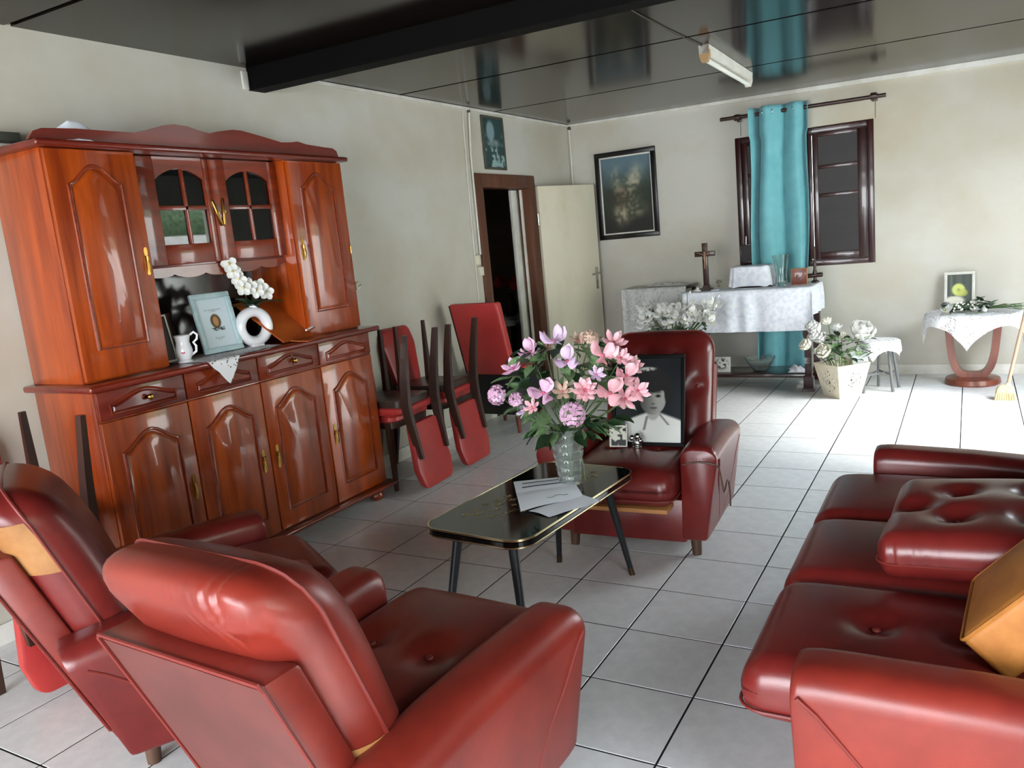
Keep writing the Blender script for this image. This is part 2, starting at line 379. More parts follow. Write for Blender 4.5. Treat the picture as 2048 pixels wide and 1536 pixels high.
for a, b in ((W0+f+.002, gap-.0015), (gap+.0015, W1-f-.002)):
    bm = B(); y0, y1 = YB+.018, YB+.05; s = .075
    box(bm, a, a+.045, y0, y1, WZ0+f+.003, WZ1-f-.003, .003); box(bm, b-s, b, y0, y1, WZ0+f+.003, WZ1-f-.003, .003)
    zs = [(WZ0+f+.003, 1.065), (1.53, 1.56), (1.765, 1.795), (2.03, WZ1-f-.003)]
    for c, d in zs: box(bm, a+.045, b-s, y0, y1, c, d, .002)
    lf = obj('shutter_leaf', bm, SHUT, wi)
    for (c, d), (e, g) in zip(zs, zs[1:]):
        obj('shutter_panel', box(B(), a+.043, b-s+.002, y0+.012, y1-.01, d-.002, e+.002), SHUTP, lf)
# left doorway: frame, leaf swung open against the wall
dr = thing('door_1', None, None); dr['kind'] = 'structure'
for nm, a in (('door_jamb', (WX-.1, WX+.022, 3.39, 3.50, 0, 1.965)), ('door_jamb', (WX-.1, WX+.022, 4.285, 4.40, 0, 1.965)), ('door_head', (WX-.1, WX+.022, 3.50, 4.285, 1.855, 1.965))):
    obj(nm, box(B(), *a, .005), DFRAME, dr)
obj('jamb_lining', box(B(), WX-.13, WX-.101, 4.17, 4.30, 0, 1.85, .003), WHITE, dr)
obj('door_stop', box(B(), WX-.07, WX-.055, 4.255, 4.285, 0, 1.85, .002), WHITE, dr)
hx, hy = WX+.03, 4.405; ex, ey = -2.085, 5.14
L_ = hypot(ex-hx, ey-hy); dm = Matrix.Translation((hx, hy, 0)) @ Matrix.Rotation(atan2(ey-hy, ex-hx), 4, 'Z')
lf = obj('door_leaf', box(B(), 0, L_, -.018, .018, .012, 1.872, .003), CREAM, dr, local=dm)
bm = B(); box(bm, L_-.075, L_-.04, -.026, -.018, .88, 1.09, .003); tube(bm, [(L_-.058, -.026, 1.03), (L_-.058, -.06, 1.03), (L_-.09, -.065, 1.03), (L_-.165, -.06, 1.025)], .009)
tube(bm, [(L_-.058, -.02, .95), (L_-.058, -.034, .95)], .008)
obj('lever_handle', bm, CHROME, lf)
for z in (.35, 1.58):
    obj('hinge', lathe(B(), [(0, z-.05), (.008, z-.05), (.008, z+.05), (0, z+.05)], 10, Matrix.Translation((hx, hy-.012, 0))), CHROME, dr)
# dim passage beyond the doorway
bm = B(); X0 = -4.6
box(bm, X0-.1, X0, 2.4, 7.4, -.1, 2.5); box(bm, X0, WX-t_, 2.3, 2.4, -.1, 2.5); box(bm, X0, WX-t_, 7.3, 7.4, -.1, 2.5); box(bm, X0-.1, WX-t_, 2.3, 7.4, 2.5, 2.6)
struct('wall_passage', bm, DIM)
struct('floor_passage', box(B(), X0, WX, 2.4, 7.3, -.1, -.001), DIM)
bm = B(); box(bm, WX-t_-.02, WX-t_, YB+.15, 7.3, -.1, 2.5); struct('wall_passage_side', bm, DIM)
# light outside: terrace, low garden wall, hedge
struct('terrace', box(B(), -9, 12, -12, 12, -.2, -.12), CONC)
struct('sky_blocker', box(B(), -4, XR+1.3, YR-1.5, YR-.15, 2.3, 2.4), DIM)  # unseen slab added to keep high sky light out of the rear opening
struct('garden_wall', box(B(), 6.0, 6.2, -8, 10, -.12, 2.0), WHITE)
bm = B(); sheet(bm, lambda u, v: (7.4 - .5*sin(PI*v) + .25*sin(37*u+9*v)*sin(23*u-7*v), -8+18*u, -.12+4.0*v), 90, 24)
tag(obj('hedge', bm, HEDGE), 'tall green garden hedge outside the side door', 'hedge', kind='stuff')

# ------------------------------------------------------------------ wall and ceiling fittings
bm = B(); tube(bm, [(WX+.012, 3.412, 2.44), (WX+.012, 3.375, 2.1), (WX+.012, 3.372, 1.33)], .008)
cn = top('cable_conduit', bm, WHITE, (WX+.012, 3.37, 1.33), 'white cable conduit running down to the light switch beside the doorway', 'conduit')
obj('conduit_elbow', ball(B(), (0, .04, 1.105), .014, 8), DGREY, cn)
bm = B(); tube(bm, [(WX+.006, 3.325, 2.43), (WX+.006, 3.30, 1.9), (WX+.006, 3.285, .98)], .005)
top('thin_cable', bm, WHITE, (WX+.006, 3.285, .98), 'thin white cable left of the conduit beside the doorway', 'cable')
bm = B(); tube(bm, [(WX+.022, YB-.02, 2.44), (WX+.024, YB-.022, 2.2), (WX+.02, YB-.02, 1.88)], .007)
cn = top('cable_conduit', bm, WHITE, (WX+.02, YB-.02, 1.88), 'white conduit running down the corner behind the open door', 'conduit')
obj('conduit_elbow', ball(B(), (.004, 0, .55), .018, 8), DGREY, cn)
bm = B(); box(bm, WX, WX+.03, 3.285, 3.345, 1.255, 1.33, .004); bx_ = top('junction_box', bm, IVORY, (WX, 3.315, 1.255), 'ivory junction box on the wall above the light switch', 'box')
bm = B(); box(bm, WX, WX+.028, 3.318, 3.378, 1.165, 1.235, .004); sw = top('light_switch', bm, IVORY, (WX, 3.348, 1.165), 'ivory light switch on the wall beside the brown door frame', 'switch')
obj('rocker', box(B(), .028, .034, -.014, .014, .018, .052, .002), WHITE, sw)
lm = thing('fluorescent_lamp', 'white fluorescent batten lamp with one bare tube on the dark ceiling', 'lamp', TR(-.318, 3.42, zc(-.318), atan2(-.03, 1.23)*-1+0, 0, 0))
bm = B(); prism(bm, [(-.032, -.002), (.032, -.002), (.028, -.05), (-.028, -.05)], 'y', -.62, .62); obj('housing', bm, WHITE, lm)
obj('tube', tube(B(), [(0, -.58, -.078), (0, .58, -.078)], .015, 12), TUBE_L, lm)
for s in (-1, 1):
    obj('end_cap', prism(B(), [(-.03, -.004), (.03, -.004), (.03, -.06), (.018, -.096), (-.018, -.096), (-.03, -.06)], 'y', s*.60-.02, s*.60+.02), ENDC if s < 0 else WHITE, lm)
obj('supply_cable', tube(B(), [(-.01, -.62, -.006), (-.05, -1.2, -.006), (-.07, -2.1, -.004)], .003, 6), DARKW, lm)
# pictures
def print_bm(w, h, nx, ny, f, bmx=None):
    me = bpy.data.meshes.new('print'); vs, cs, fs = [], [], []
    for j in range(ny+1):
        for i in range(nx+1):
            u, v = i/nx, j/ny; vs.append(((u-.5)*w, (v-.5)*h, 0)); c = f(u, v); cs += [*lin([max(0, min(255, k)) for k in c]), 1]
    for j in range(ny):
        for i in range(nx): a = j*(nx+1)+i; fs.append((a, a+1, a+nx+2, a+nx+1))
    me.from_pydata(vs, [], fs); at = me.color_attributes.new('Col', 'FLOAT_COLOR', 'POINT'); at.data.foreach_set('color', cs)
    return me
def printed(name, w, h, nx, ny, f, parent, local, mt=PRINT):
    me = print_bm(w, h, nx, ny, f); me.materials.append(mt)
    return inst(name, me, parent, local)
def mixc(a, b, t): t = max(0, min(1, t)); return tuple(x+(y-x)*t for x, y in zip(a, b))
def ss(a, b, x): t = max(0, min(1, (x-a)/(b-a))); return t*t*(3-2*t)
def ell(u, v, cx, cy, rx, ry, s=.12):      # soft ellipse mask
    return 1 - ss(1-s, 1+s, hypot((u-cx)/rx, (v-cy)/ry))
def hsh(u, v): return (sin(u*127.1+v*311.7)*43758.5453) % 1
def vnoise(u, v):
    i, j = math.floor(u), math.floor(v); f, g = u-i, v-j; f, g = f*f*(3-2*f), g*g*(3-2*g)
    return (hsh(i, j)*(1-f)+hsh(i+1, j)*f)*(1-g)+(hsh(i, j+1)*(1-f)+hsh(i+1, j+1)*f)*g
def frame_bm(w, h, b, d, bev=.003):        # frame in the XY plane, depth along +Z
    bm = B(); W, H_ = w/2, h/2
    box(bm, -W, W, H_-b, H_, 0, d, bev); box(bm, -W, W, -H_, -H_+b, 0, d, bev); box(bm, -W, -W+b, -H_+b, H_-b, 0, d, bev); box(bm, W-b, W, -H_+b, H_-b, 0, d, bev)
    return bm
def oil(u, v):      # plain generic dark oil painting: blue-grey top, dark green foot, pale warm patches
    n = vnoise(u*7, v*9)*.6 + vnoise(u*19, v*23)*.4
    c = mixc((40, 48, 36), (88, 112, 122), ss(.45, .95, v+.15*(n-.5)))
    c = mixc(c, (30, 28, 22), ss(.38, .05, v))
    for cx, cy, rx, ry, k in ((.52, .66, .22, .10, .7), (.50, .48, .20, .16, .75), (.38, .24, .17, .12, .7), (.64, .30, .2, .09, .6), (.30, .72, .10, .16, .5), (.72, .74, .12, .14, .5)):
        c = mixc(c, (204, 190, 158), ell(u, v, cx, cy, rx, ry, .8)*k*(.1+1.9*abs(n-.35)))
    return mixc(c, (120, 50, 36), ell(u, v, .38, .46, .16, .12, .8)*.4*n)
pf = thing('framed_painting', 'dark framed painting with blue-grey sky hung on the back wall beside the door', 'picture', TR(-1.775, YB-.002, 1.744, 0, PI/2))
obj('frame', frame_bm(.607, .818, .045, .028), BLACKP, pf)
obj('inner_border', frame_bm(.52, .73, .014, .012, .001), WHITE, pf, local=TR(0, 0, .003))
printed('canvas', .50, .71, 60, 84, oil, pf, TR(0, 0, .008))
obj('backing', box(B(), -.29, .29, -.39, .39, 0, .004), DARKW, pf)
def sea(u, v):
    n = vnoise(u*5, v*9)*.55+vnoise(u*13, v*17)*.45; c = mixc((48, 72, 72), (140, 166, 166), ss(.5, .7, n)*ss(.75, .5, v))
    c = mixc(c, (128, 150, 156), ell(u, v, .36, .74, .2, .2, .25)); c = mixc(c, (165, 178, 176), ell(u, v, .5, .50, .34, .07, .5)*.8*n*1.6)
    return c
pf = thing('framed_print', 'narrow teal and grey print under glass above the doorway', 'picture', TR(WX+.004, 3.757, 2.213, PI/2, PI/2))
obj('frame', frame_bm(.345, .425, .02, .014, .002), DGREY, pf)
printed('print', .31, .39, 40, 48, sea, pf, TR(0, 0, .008), PRING)
bm = B(); box(bm, WX, WX+.07, -.33, -.165, 1.995, 2.03, .003); top('wall_box', bm, DGREY, (WX, -.25, 1.995), 'small dark grey box on the wall left of the hutch top', 'box')
bm = B(); box(bm, WX, WX+.02, 1.825, 1.862, 1.20, 1.25, .004); tube(bm, [(WX+.02, 1.843, 1.22), (WX+.045, 1.843, 1.235)], .004, 6)
top('wall_hook', bm, IVORY, (WX, 1.843, 1.20), 'tiny hook block on the wall right of the hutch', 'hook')
# curtain and its rod
rd = thing('curtain_rod', 'dark wooden curtain rod above the shuttered window', 'curtain rod', TR(-.18, 5.136, 2.274))
obj('rod', tube(B(), [(-.655, 0, .004), (.66, 0, -.005)], .016, 14), DARKW, rd)
for x in (-.51, .57):
    bm = B(); lathe(bm, [(.017, -.022), (.026, -.022), (.028, 0), (.026, .022), (.017, .022)], 16, TR(x, 0, 0, 0, 0, PI/2)); tube(bm, [(x, .02, 0), (x, .098, 0)], .012); box(bm, x-.022, x+.022, .085, .099, -.03, .03, .003)
    obj('bracket', bm, DARKW, rd)
    obj('hanging_wire', tube(B(), [(x+.005, .096, -.028), (x+.003, .097, -.16 if x > 0 else -.15)], .0018, 5), BLACKP, rd)
bm = B()
def curt(u, v):
    z = 2.325 - 2.24*v; fz = u*2*PI*2.6 + .9*sin(2.1*u*PI)+.4
    a = .084*(1-.22*v)*(1+.3*sin(5*u+1)); x0 = -.575 + .475*u - .04*v + .012*sin(fz*2+1)*v
    return (x0 + .018*sin(fz+.9)*v + (.012*sin(9*v+4*u) if v > .1 else 0), 5.118 - a*(abs(cos(fz*.5))**.8*2-1)*.85 + .006*sin(6*v+u*9), z)
sheet(bm, curt, 96, 60)
cu = top('curtain', bm, TEAL, (-.35, 5.12, .085), 'teal eyelet curtain hanging in folds from the rod to the floor', 'curtain', ang=80)
sm = cu.modifiers.new('s', 'SOLIDIFY'); sm.thickness = .003
for k in range(6):
    u = (k+.5)/6*1.0; p = curt(u, .018)
    obj('eyelet', tube(B(), [(p[0]+.35+.0*cos(a), p[1]-5.12+.02*cos(a), p[2]-.085-.012+.02*sin(a)) for a in [2*PI*q/14 for q in range(14)]], .003, 6, True), CHROME, cu)

# ------------------------------------------------------------------ the hutch
BK = WX + .006
hu = thing('wooden_hutch', 'tall varnished red-brown wooden hutch with glass doors against the left wall', 'hutch', TR(-2.13, .5625, 0))
def hp(name, bm, mt, par=None, ang=40): return obj(name, bm, mt, par or hu, True, ang)
FX = -1.92
bays = [-.28, .137, .558, .981, 1.405]
bm = B(); box(bm, BK, FX-.022, -.28, 1.405, .09, .985, .004); hp('buffet_body', bm, WOOD)
hp('worktop', box(B(), BK, -1.872, -.325, 1.452, .985, 1.012, .009, seg=3), WOODD)
hp('plinth', box(B(), BK, -1.882, -.32, 1.46, .066, .09, .008, seg=3), WOODH)
for x in (-1.945, -2.27):
    for y in (-.20, 1.325):
        hp('bun_foot', lathe(B(), [(0, 0), (.022, 0), (.038, .015), (.041, .033), (.034, .052), (.022, .06), (.026, .067), (0, .067)], 20, TR(x, y, 0)), WOODH)
def arch(y0, y1, zb, zs, za, n=24):
    out = [(y0, zb)]
    for k in range(n+1):
        t = k/n; out.append((y0+(y1-y0)*t, zs + (za-zs)*((1-cos(2*PI*t))/2)**.85))
    return out + [(y1, zb)]
def raised(par, x, y0, y1, zb, zs, za, wood, e=.026, o=.012):
    out = arch(y0, y1, zb, zs, za)
    pts = [(x+.001, a, b) for a, b in out]
    hp('molding', tube(B(), pts, min(.0075, o*.62), 8, closed=True), WOODH, par)
    hp('raised_panel', loft(B(), [[(x-.002, a, b) for a, b in arch(y0+o*.7, y1-o*.7, zb+o*.7, zs-o*.7, za-o*.7)],
        [(x+.002, a, b) for a, b in arch(y0+o, y1-o, zb+o, zs-o, za-o)], [(x+.009, a, b) for a, b in arch(y0+e, y1-e, zb+e, zs-e, za-e)]]), wood, par)
def brass_handle(par, x, y, z, tilt=0):
    m = TR(x, y, z, 0, tilt); bm = B()
    prism(bm, [(a*.0095, b*.058) for a, b in ((-.6, -1), (.6, -1), (1, -.75), (.7, -.3), (1, 0), (.7, .3), (1, .75), (.6, 1), (-.6, 1), (-1, .75), (-.7, .3), (-1, 0), (-.7, -.3), (-1, -.75))], 'x', 0, .003)
    lathe(bm, [(0, -.012), (.008, -.01), (.008, .01), (0, .012)], 10, TR(.01, 0, .012)); tube(bm, [(.012, 0, .008), (.016, 0, -.02), (.014, 0, -.046)], [.004, .0065, .003], 8)
    bm.transform(m); hp('drop_handle', bm, BRASS, par)
for k in range(4):
    a, b = bays[k]+.004, bays[k+1]-.004
    d = hp('drawer', box(B(), FX-.022, FX, a, b, .862, .979, .004), WOODD if k < 1 else WOODH)
    raised(d, FX, a+.05, b-.05, .882, .922, .960, WOODD if k < 1 else WOODH, .013, .008)
    if k < 3:
        yk, zk = ((-.06, .92), (.369, .917), (.782, .925))[k]; bm = B()
        lathe(bm, [(0, 0), (.006, 0), (.005, .012), (.012, .02), (.013, .027), (.007, .034), (0, .035)], 14, TR(FX+.004, yk, zk, 0, 0, PI/2))
        r = .035 if k == 2 else .022
        P_ = [(yk-.006, zk), (yk, zk+r), (yk+.006, zk), (yk, zk-r)] if k == 2 else [(yk-.02, zk), (yk, zk+.009), (yk+.028, zk+.006), (yk+.03, zk), (yk, zk-.009)]
        prism(bm, P_, 'x', FX, FX+.009); hp('knob', bm, BRASS, d)
hy_ = [.10, .508, .601, 1.025]
for k in range(4):
    a, b = bays[k]+.004, bays[k+1]-.004
    d = hp('cupboard_door', box(B(), FX-.022, FX, a, b, .098, .854, .004), WOOD)
    raised(d, FX, a+.072, b-.072, .19, .715, .785, WOOD)
    brass_handle(d, FX, hy_[k], .475)
# upper part
hp('tower', box(B(), BK, -1.992, -.275, .116, 1.012, 1.93, .003), WOOD); hp('tower', box(B(), BK, -1.992, .989, 1.405, 1.012, 1.93, .003), WOOD)
for a, b, hy0 in ((-.272, .113, .088), (.992, 1.402, 1.022)):
    d = hp('tower_door', box(B(), -1.99, -1.968, a, b, 1.02, 1.925, .004), WOOD)
    raised(d, -1.968, a+.075, b-.085, 1.14, 1.79, 1.862, WOOD); brass_handle(d, -1.968, hy0, 1.475)
hp('tower_hinge', lathe(B(), [(0, -.02), (.004, -.02), (.004, .02), (0, .02)], 8, TR(-1.965, 1.398, 1.45)), BRASS)
bm = B(); box(bm, BK, -2.075, .116, .989, 1.44, 1.458, .002); box(bm, BK, -2.075, .116, .989, 1.90, 1.93, .002); box(bm, BK, -2.09, .116, .989, 1.694, 1.706, .001); box(bm, BK, BK+.01, .116, .989, 1.458, 1.90)
hp('display_shelves', bm, WOODD)
hp('niche_mirror', box(B(), BK, BK+.006, .116, .989, 1.012, 1.44), MIRR)
def glass_door(y0, y1, pa, pb):
    X0, X1 = -2.068, -2.046; bm = B(); (a0, a1), (b0, b1) = pa, pb
    box(bm, X0, X1, y0, a0, 1.452, 1.925, .003); box(bm, X0, X1, b1, y1, 1.452, 1.925, .003); box(bm, X0, X1, a0, b1, 1.452, 1.54, .003)
    box(bm, X0, X1-.002, a1, b0, 1.54, 1.9, .002); box(bm, X0, X1-.002, a0, b1, 1.692, 1.712, .002)
    n = 24; lo = [(a0+(b1-a0)*k/n, 1.825 + .05*sin(PI*k/n)**.8) for k in range(n+1)]; strip(bm, lo, [(y, 1.925) for y, z in lo], 'x', X0, X1)
    d = hp('glass_door', bm, WOODH)
    for c0, c1 in (pa, pb):
        hp('pane', box(B(), X0+.006, X0+.010, c0-.003, c1+.003, 1.537, 1.695), PANE, d); hp('pane', box(B(), X0+.006, X0+.010, c0-.003, c1+.003, 1.709, 1.876), PANE, d)
    return d
ga = glass_door(.119, .5515, (.255, .395), (.411, .517)); gb = glass_door(.5545, .986, (.648, .776), (.792, .925))
for d, P_, Q in ((ga, (.547, 1.735), (.583, 1.615)), (gb, (.612, 1.747), (.597, 1.615))):
    a, b = Vector((-2.044, P_[0], P_[1])), Vector((-2.04, Q[0], Q[1])); bm = B()
    tube(bm, [a.lerp(b, t) for t in (0, .05, .4, .5, .6, .95, 1)], [.004, .0085, .006, .009, .006, .0085, .004], 10); tube(bm, [a.lerp(b, .5)-Vector((.004, 0, 0)), a.lerp(b, .5)+Vector((.012, 0, 0))], .006, 8)
    hp('drop_handle', bm, BRASS, d)
n = 60; yy = [.118+.869*k/n for k in range(n+1)]
hp('scalloped_apron', strip(B(), [(y, 1.404 - .016*abs(sin((y-.118)/.869*PI*5))**.7 + .02*(abs(y-.553)/.43)**3) for y in yy], [(y, 1.441) for y in yy], 'x', -2.085, -2.066), WOODH)
hp('cornice', box(B(), BK, -1.935, -.315, 1.435, 1.93, 1.955, .009, seg=3), WOODD)
ped = [(-.315, 1.959), (-.297, 1.984), (-.261, 1.997), (-.12, 2.004), (.03, 2.004), (.133, 2.006), (.209, 2.024), (.287, 2.047), (.34, 2.054), (.405, 2.051), (.484, 2.034), (.524, 2.028), (.584, 2.041), (.667, 2.054), (.722, 2.053), (.845, 2.035), (.976, 2.013), (1.047, 2.018), (1.091, 2.024), (1.155, 2.013), (1.287, 2.005), (1.355, 2.003), (1.384, 1.989), (1.392, 1.965)]
hp('pediment', strip(B(), [(y, 1.955) for y, z in ped], ped, 'x', -1.99, -1.968), WOODD)

# things standing on and in the hutch
bm = B(); sheet(bm, lambda u, v: (-2.02+.06*cos(u*2*PI)*v, -.12+.15*sin(u*2*PI)*v*(1.0), 1.957+max(0, .085*(1-v)**.8*(1+.5*cos(u*2*PI-2.2)*v*2)+.01*sin(19*u+9*v)*v*(1-v))), 18, 6)
top('crumpled_paper', bm, PAPER, (-2.02, -.12, 1.957), 'crumpled white paper on top of the hutch', 'paper', ang=12)
ZW = 1.0125
# lace runner: scalloped, drooping over the worktop edge in a point
bm = B(); NL = 64
def runner(u, v):       # u along Y, v from back to front
    y = .215 + .52*u; edge = -1.868 + .0 ; x = -2.20 + (.33 + (.13*max(0, 1-abs(u-.22)/.19) if abs(u-.22) < .19 else 0) + .008*abs(sin(u*26)))*v - (.05*u*v)
    z = ZW + .0015 + .002*sin(17*u+5*v)**2
    if x > edge: z -= (x-edge)*.98; x = edge + .004 + .06*(x-edge)
    return (x, y, z)
sheet(bm, runner, NL, 30); top('lace_runner', bm, LACE, (-2.0, .47, ZW), 'white scalloped lace runner on the hutch worktop with a point hanging over the edge', 'runner', ang=80)
def cert(u, v):
    c = (206, 220, 226); c = mixc(c, (176, 196, 200), 1 if min(u, 1-u, v, 1-v) < .03 else 0)
    for cy, wd, k in ((.76, .28, 30), (.73, .12, 24), (.20, .16, 20), (.17, .08, 14)):
        if abs(v-cy) < .012 and abs(u-.5) < wd and hsh(int(u*60), int(v*90)) > .4: c = tuple(x-k*2 for x in c)
    c = mixc(c, (88, 66, 40), ell(u, v, .5, .53, .16, .14, .15)); c = mixc(c, (176, 132, 84), ell(u, v, .5, .53, .09, .10, .2))
    if .30 < u < .72 and .335 < v < .41 and hsh(int(u*34), int(v*50)) > .35: c = (62, 66, 66)
    return c
cf = thing('certificate_frame', 'pale blue framed certificate with a tiny portrait leaning in the hutch niche', 'frame', TR(-2.075, .505, ZW+.003, PI/2-.10, PI/2-.22, 0))
cm = TR(0, .148, 0)
obj('frame', frame_bm(.218, .292, .024, .016, .004), PALEB, cf, local=cm); obj('backing', box(B(), -.105, .105, -.142, .142, -.004, .004), PALEB, cf, local=cm)
printed('certificate', .172, .246, 60, 90, cert, cf, cm @ TR(0, 0, .0055))
obj('easel_back', box(B(), -.03, .03, -.002, .002, 0, .17, .0, TR(0, .005, -.1, 0, .48)), DARKW, cf)
# ring vase
rv = thing('ring_vase', 'white ring-shaped vase with a round hole beside the pale blue frame', 'vase', TR(-2.06, .70, ZW+.002, PI/2-.25))
bm = B(); n, R_, c_ = 40, .074, .100
secs = []
for i in range(n):
    a = 2*PI*i/n; secs.append([((R_+.026*cos(q))*cos(a), .036*sin(q), c_+(R_+.026*cos(q))*sin(a)) for q in [2*PI*k/14 for k in range(14)]])
loft(bm, secs + [secs[0]], cap=False); bmesh.ops.remove_doubles(bm, verts=bm.verts, dist=1e-5)
obj('ring_body', bm, PORC, rv, ang=80)
bm = B(); box(bm, -.032, .032, -.026, .026, 0, .012, .004); obj('foot', bm, PORC, rv)
bm = B(); lathe(bm, [(.02, 0), (.024, .01), (.022, .018), (.016, .018), (.014, 0)], 16, TR(.01, 0, c_+R_+.016, 0, 0, .3)); obj('mouth', bm, PORC, rv)

def petal_mesh(name, L, Wd, curl, cup, mt, tip=.5, n=5, base=.15):
    bm = B()
    def f(u, v):
        s = u*2-1; w = Wd*max(.02, (base+(1-base)*sin(PI/2*v/tip)) if v < tip else max(0, cos((v-tip)/(1-tip)*PI/2))**.55)
        r = L*v; return (r*cos(curl*v), s*w/2, r*sin(curl*v)*1.0 + cup*(s*s)*w)
    sheet(bm, f, 4, n); return mesh(name, bm, mt, 80)
def leaf_mesh(name, L, Wd, droop, mt): 
    bm = B(); sheet(bm, lambda u, v: (L*v, (u-.5)*Wd*max(.04, sin(PI*v**.8)), -droop*v*v*L + abs(u-.5)*.25*Wd), 4, 6); return mesh(name, bm, mt, 80)
def bloom(par, m, core_mt, core_r, layers, rot0=0, core_name='bloom'):    # part with petals as sub-parts
    c = obj(core_name, ball(B(), (0, 0, core_r*.6), core_r, 8), core_mt, par, local=m)
    for me, n, tilt, z, s in layers:
        for k in range(n):
            inst('petal', me, c, Matrix.Rotation(2*PI*k/n + rot0 + tilt, 4, 'Z') @ Matrix.Translation((core_r*.5, 0, z)) @ Matrix.Rotation(-tilt, 4, 'Y') @ Matrix.Scale(s, 4))
    return c
ORP = petal_mesh('petal', .032, .028, .3, .12, WHITEP)
os_ = thing('orchid_spray', 'white artificial orchid spray with dark leaves in the ring vase', 'flowers', TR(-2.065, .705, ZW+.195))
pth = [Vector((0, 0, 0)), Vector((.0, -.02, .05)), Vector((.005, -.055, .12)), Vector((.01, -.09, .19)), Vector((.02, -.115, .235))]
obj('stem', tube(B(), pth, .0025, 6), STEM, os_); obj('stem', tube(B(), [pth[0], (0, .02, .05), (.01, .05, .085), (.03, .09, .075)], .0025, 6), STEM, os_)
for q in ((.02, -.115, .225), (.02, -.10, .19), (.025, -.075, .15), (.03, -.06, .105), (.03, -.02, .11), (.035, .015, .085), (.03, .05, .10), (.035, .08, .07)):
    bloom(os_, gz((1, -.35, .25), q, rnd.uniform(0, 1)) @ Matrix.Scale(1.35, 4), YCORE, .005, [(ORP, 5, -.25, 0, .95)])
LFD = leaf_mesh('leaf', .11, .05, .5, LEAFD); LFD2 = leaf_mesh('leaf', .06, .03, .4, LEAFD)
for k in range(9): inst('leaf', LFD, os_, TR(0, 0, .0, k*.72, 0, -.35-.5*rnd.random()) @ Matrix.Scale(.9+.5*rnd.random(), 4))
# pitcher
pi_ = thing('pitcher', 'white porcelain pitcher with a curly handle at the left of the niche', 'pitcher', TR(-2.03, .245, ZW, RAD(-45)))
bm = B(); lathe(bm, [(0, 0), (.032, 0), (.034, .006), (.026, .014), (.036, .034), (.038, .055), (.033, .075), (.029, .092), (.033, .112), (.037, .124), (.034, .123), (.027, .093), (.031, .06), (0, .02)], 24)
obj('body', bm, PORC, pi_, ang=70)
obj('handle', tube(B(), [(0, .030, .03), (0, .052, .045), (0, .055, .07), (0, .045, .086), (0, .062, .10), (0, .066, .12), (0, .052, .133), (0, .036, .122)], .0055, 10), PORC, pi_)
obj('flower_motif', ball(B(), (.0345, 0, .05), .012, 8, (.25, 1, 1)), CORE, pi_)
# dark photo frame behind the pitcher
def darkphoto(u, v): return mixc((36, 22, 26), (88, 70, 68), ell(u, v, .5, .5, .3, .4, .5)*.5)
pf = thing('small_photo_frame', 'small dark photo with a white border behind the white pitcher', 'frame', TR(-2.13, .235, ZW+.002, PI/2, PI/2-.18))
obj('frame', frame_bm(.085, .22, .008, .008, .001), WHITE, pf, local=TR(0, .11, 0)); obj('backing', box(B(), -.04, .04, -.107, .107, -.003, .003), DARKW, pf, local=TR(0, .11, 0))
printed('photo', .07, .205, 16, 30, darkphoto, pf, TR(0, .11, .004))
# vase at the back of the niche left
bm = B(); lathe(bm, [(0, 0), (.045, 0), (.055, .05), (.05, .12), (.03, .18), (.04, .22), (.034, .22), (.0, .19)], 24, TR(-2.26, .34, ZW)); top('dark_vase', bm, DARKW, (-2.26, .34, ZW), 'dark vase in the shade at the back of the hutch niche', 'vase', ang=70)
bm = B(); lathe(bm, [(0, 0), (.03, 0), (.036, .05), (.036, .15), (.022, .2), (.022, .24), (0, .24)], 20, TR(-2.24, .90, ZW)); top('dark_bottle', bm, DARKW, (-2.24, .90, ZW), 'dark bottle at the right rear of the hutch niche', 'bottle', ang=70)
# orange envelopes
bm = B(); prism(bm, [(-.17, -.15), (.17, -.13), (.17, .13), (-.17, .14)], 'z', 0, .004); bm.transform(Matrix.Translation((-2.075, .865, ZW+.112)) @ Matrix.Rotation(.12, 4, 'Z') @ Matrix.Rotation(RAD(38), 4, 'Y'))
top('orange_envelope', bm, OCHRE, (-2.11, .87, ZW), 'large orange envelope lying in the niche right of the ring vase', 'envelope')
en = thing('orange_envelope', 'folded orange envelope with its torn flap on the worktop edge', 'envelope', TR(-1.945, .93, ZW+.006, .38))
bm = B(); prism(bm, [(-.065, -.12), (.06, -.12), (.07, .13), (-.05, .12)], 'z', 0, .004); obj('envelope', bm, OCHRE, en, local=TR(0, 0, .0, 0, .02, .1))
bm = B(); sheet(bm, lambda u, v: (-.03+.05*u, -.11+.26*v, .004+.045*sin(PI*.5*u)*(.3+.7*v)), 6, 8); obj('flap', bm, OCHRE, en)
obj('torn_edge', tube(B(), [(.015, -.02, .042), (.02, .06, .05)], .005, 6), PAPER, en)
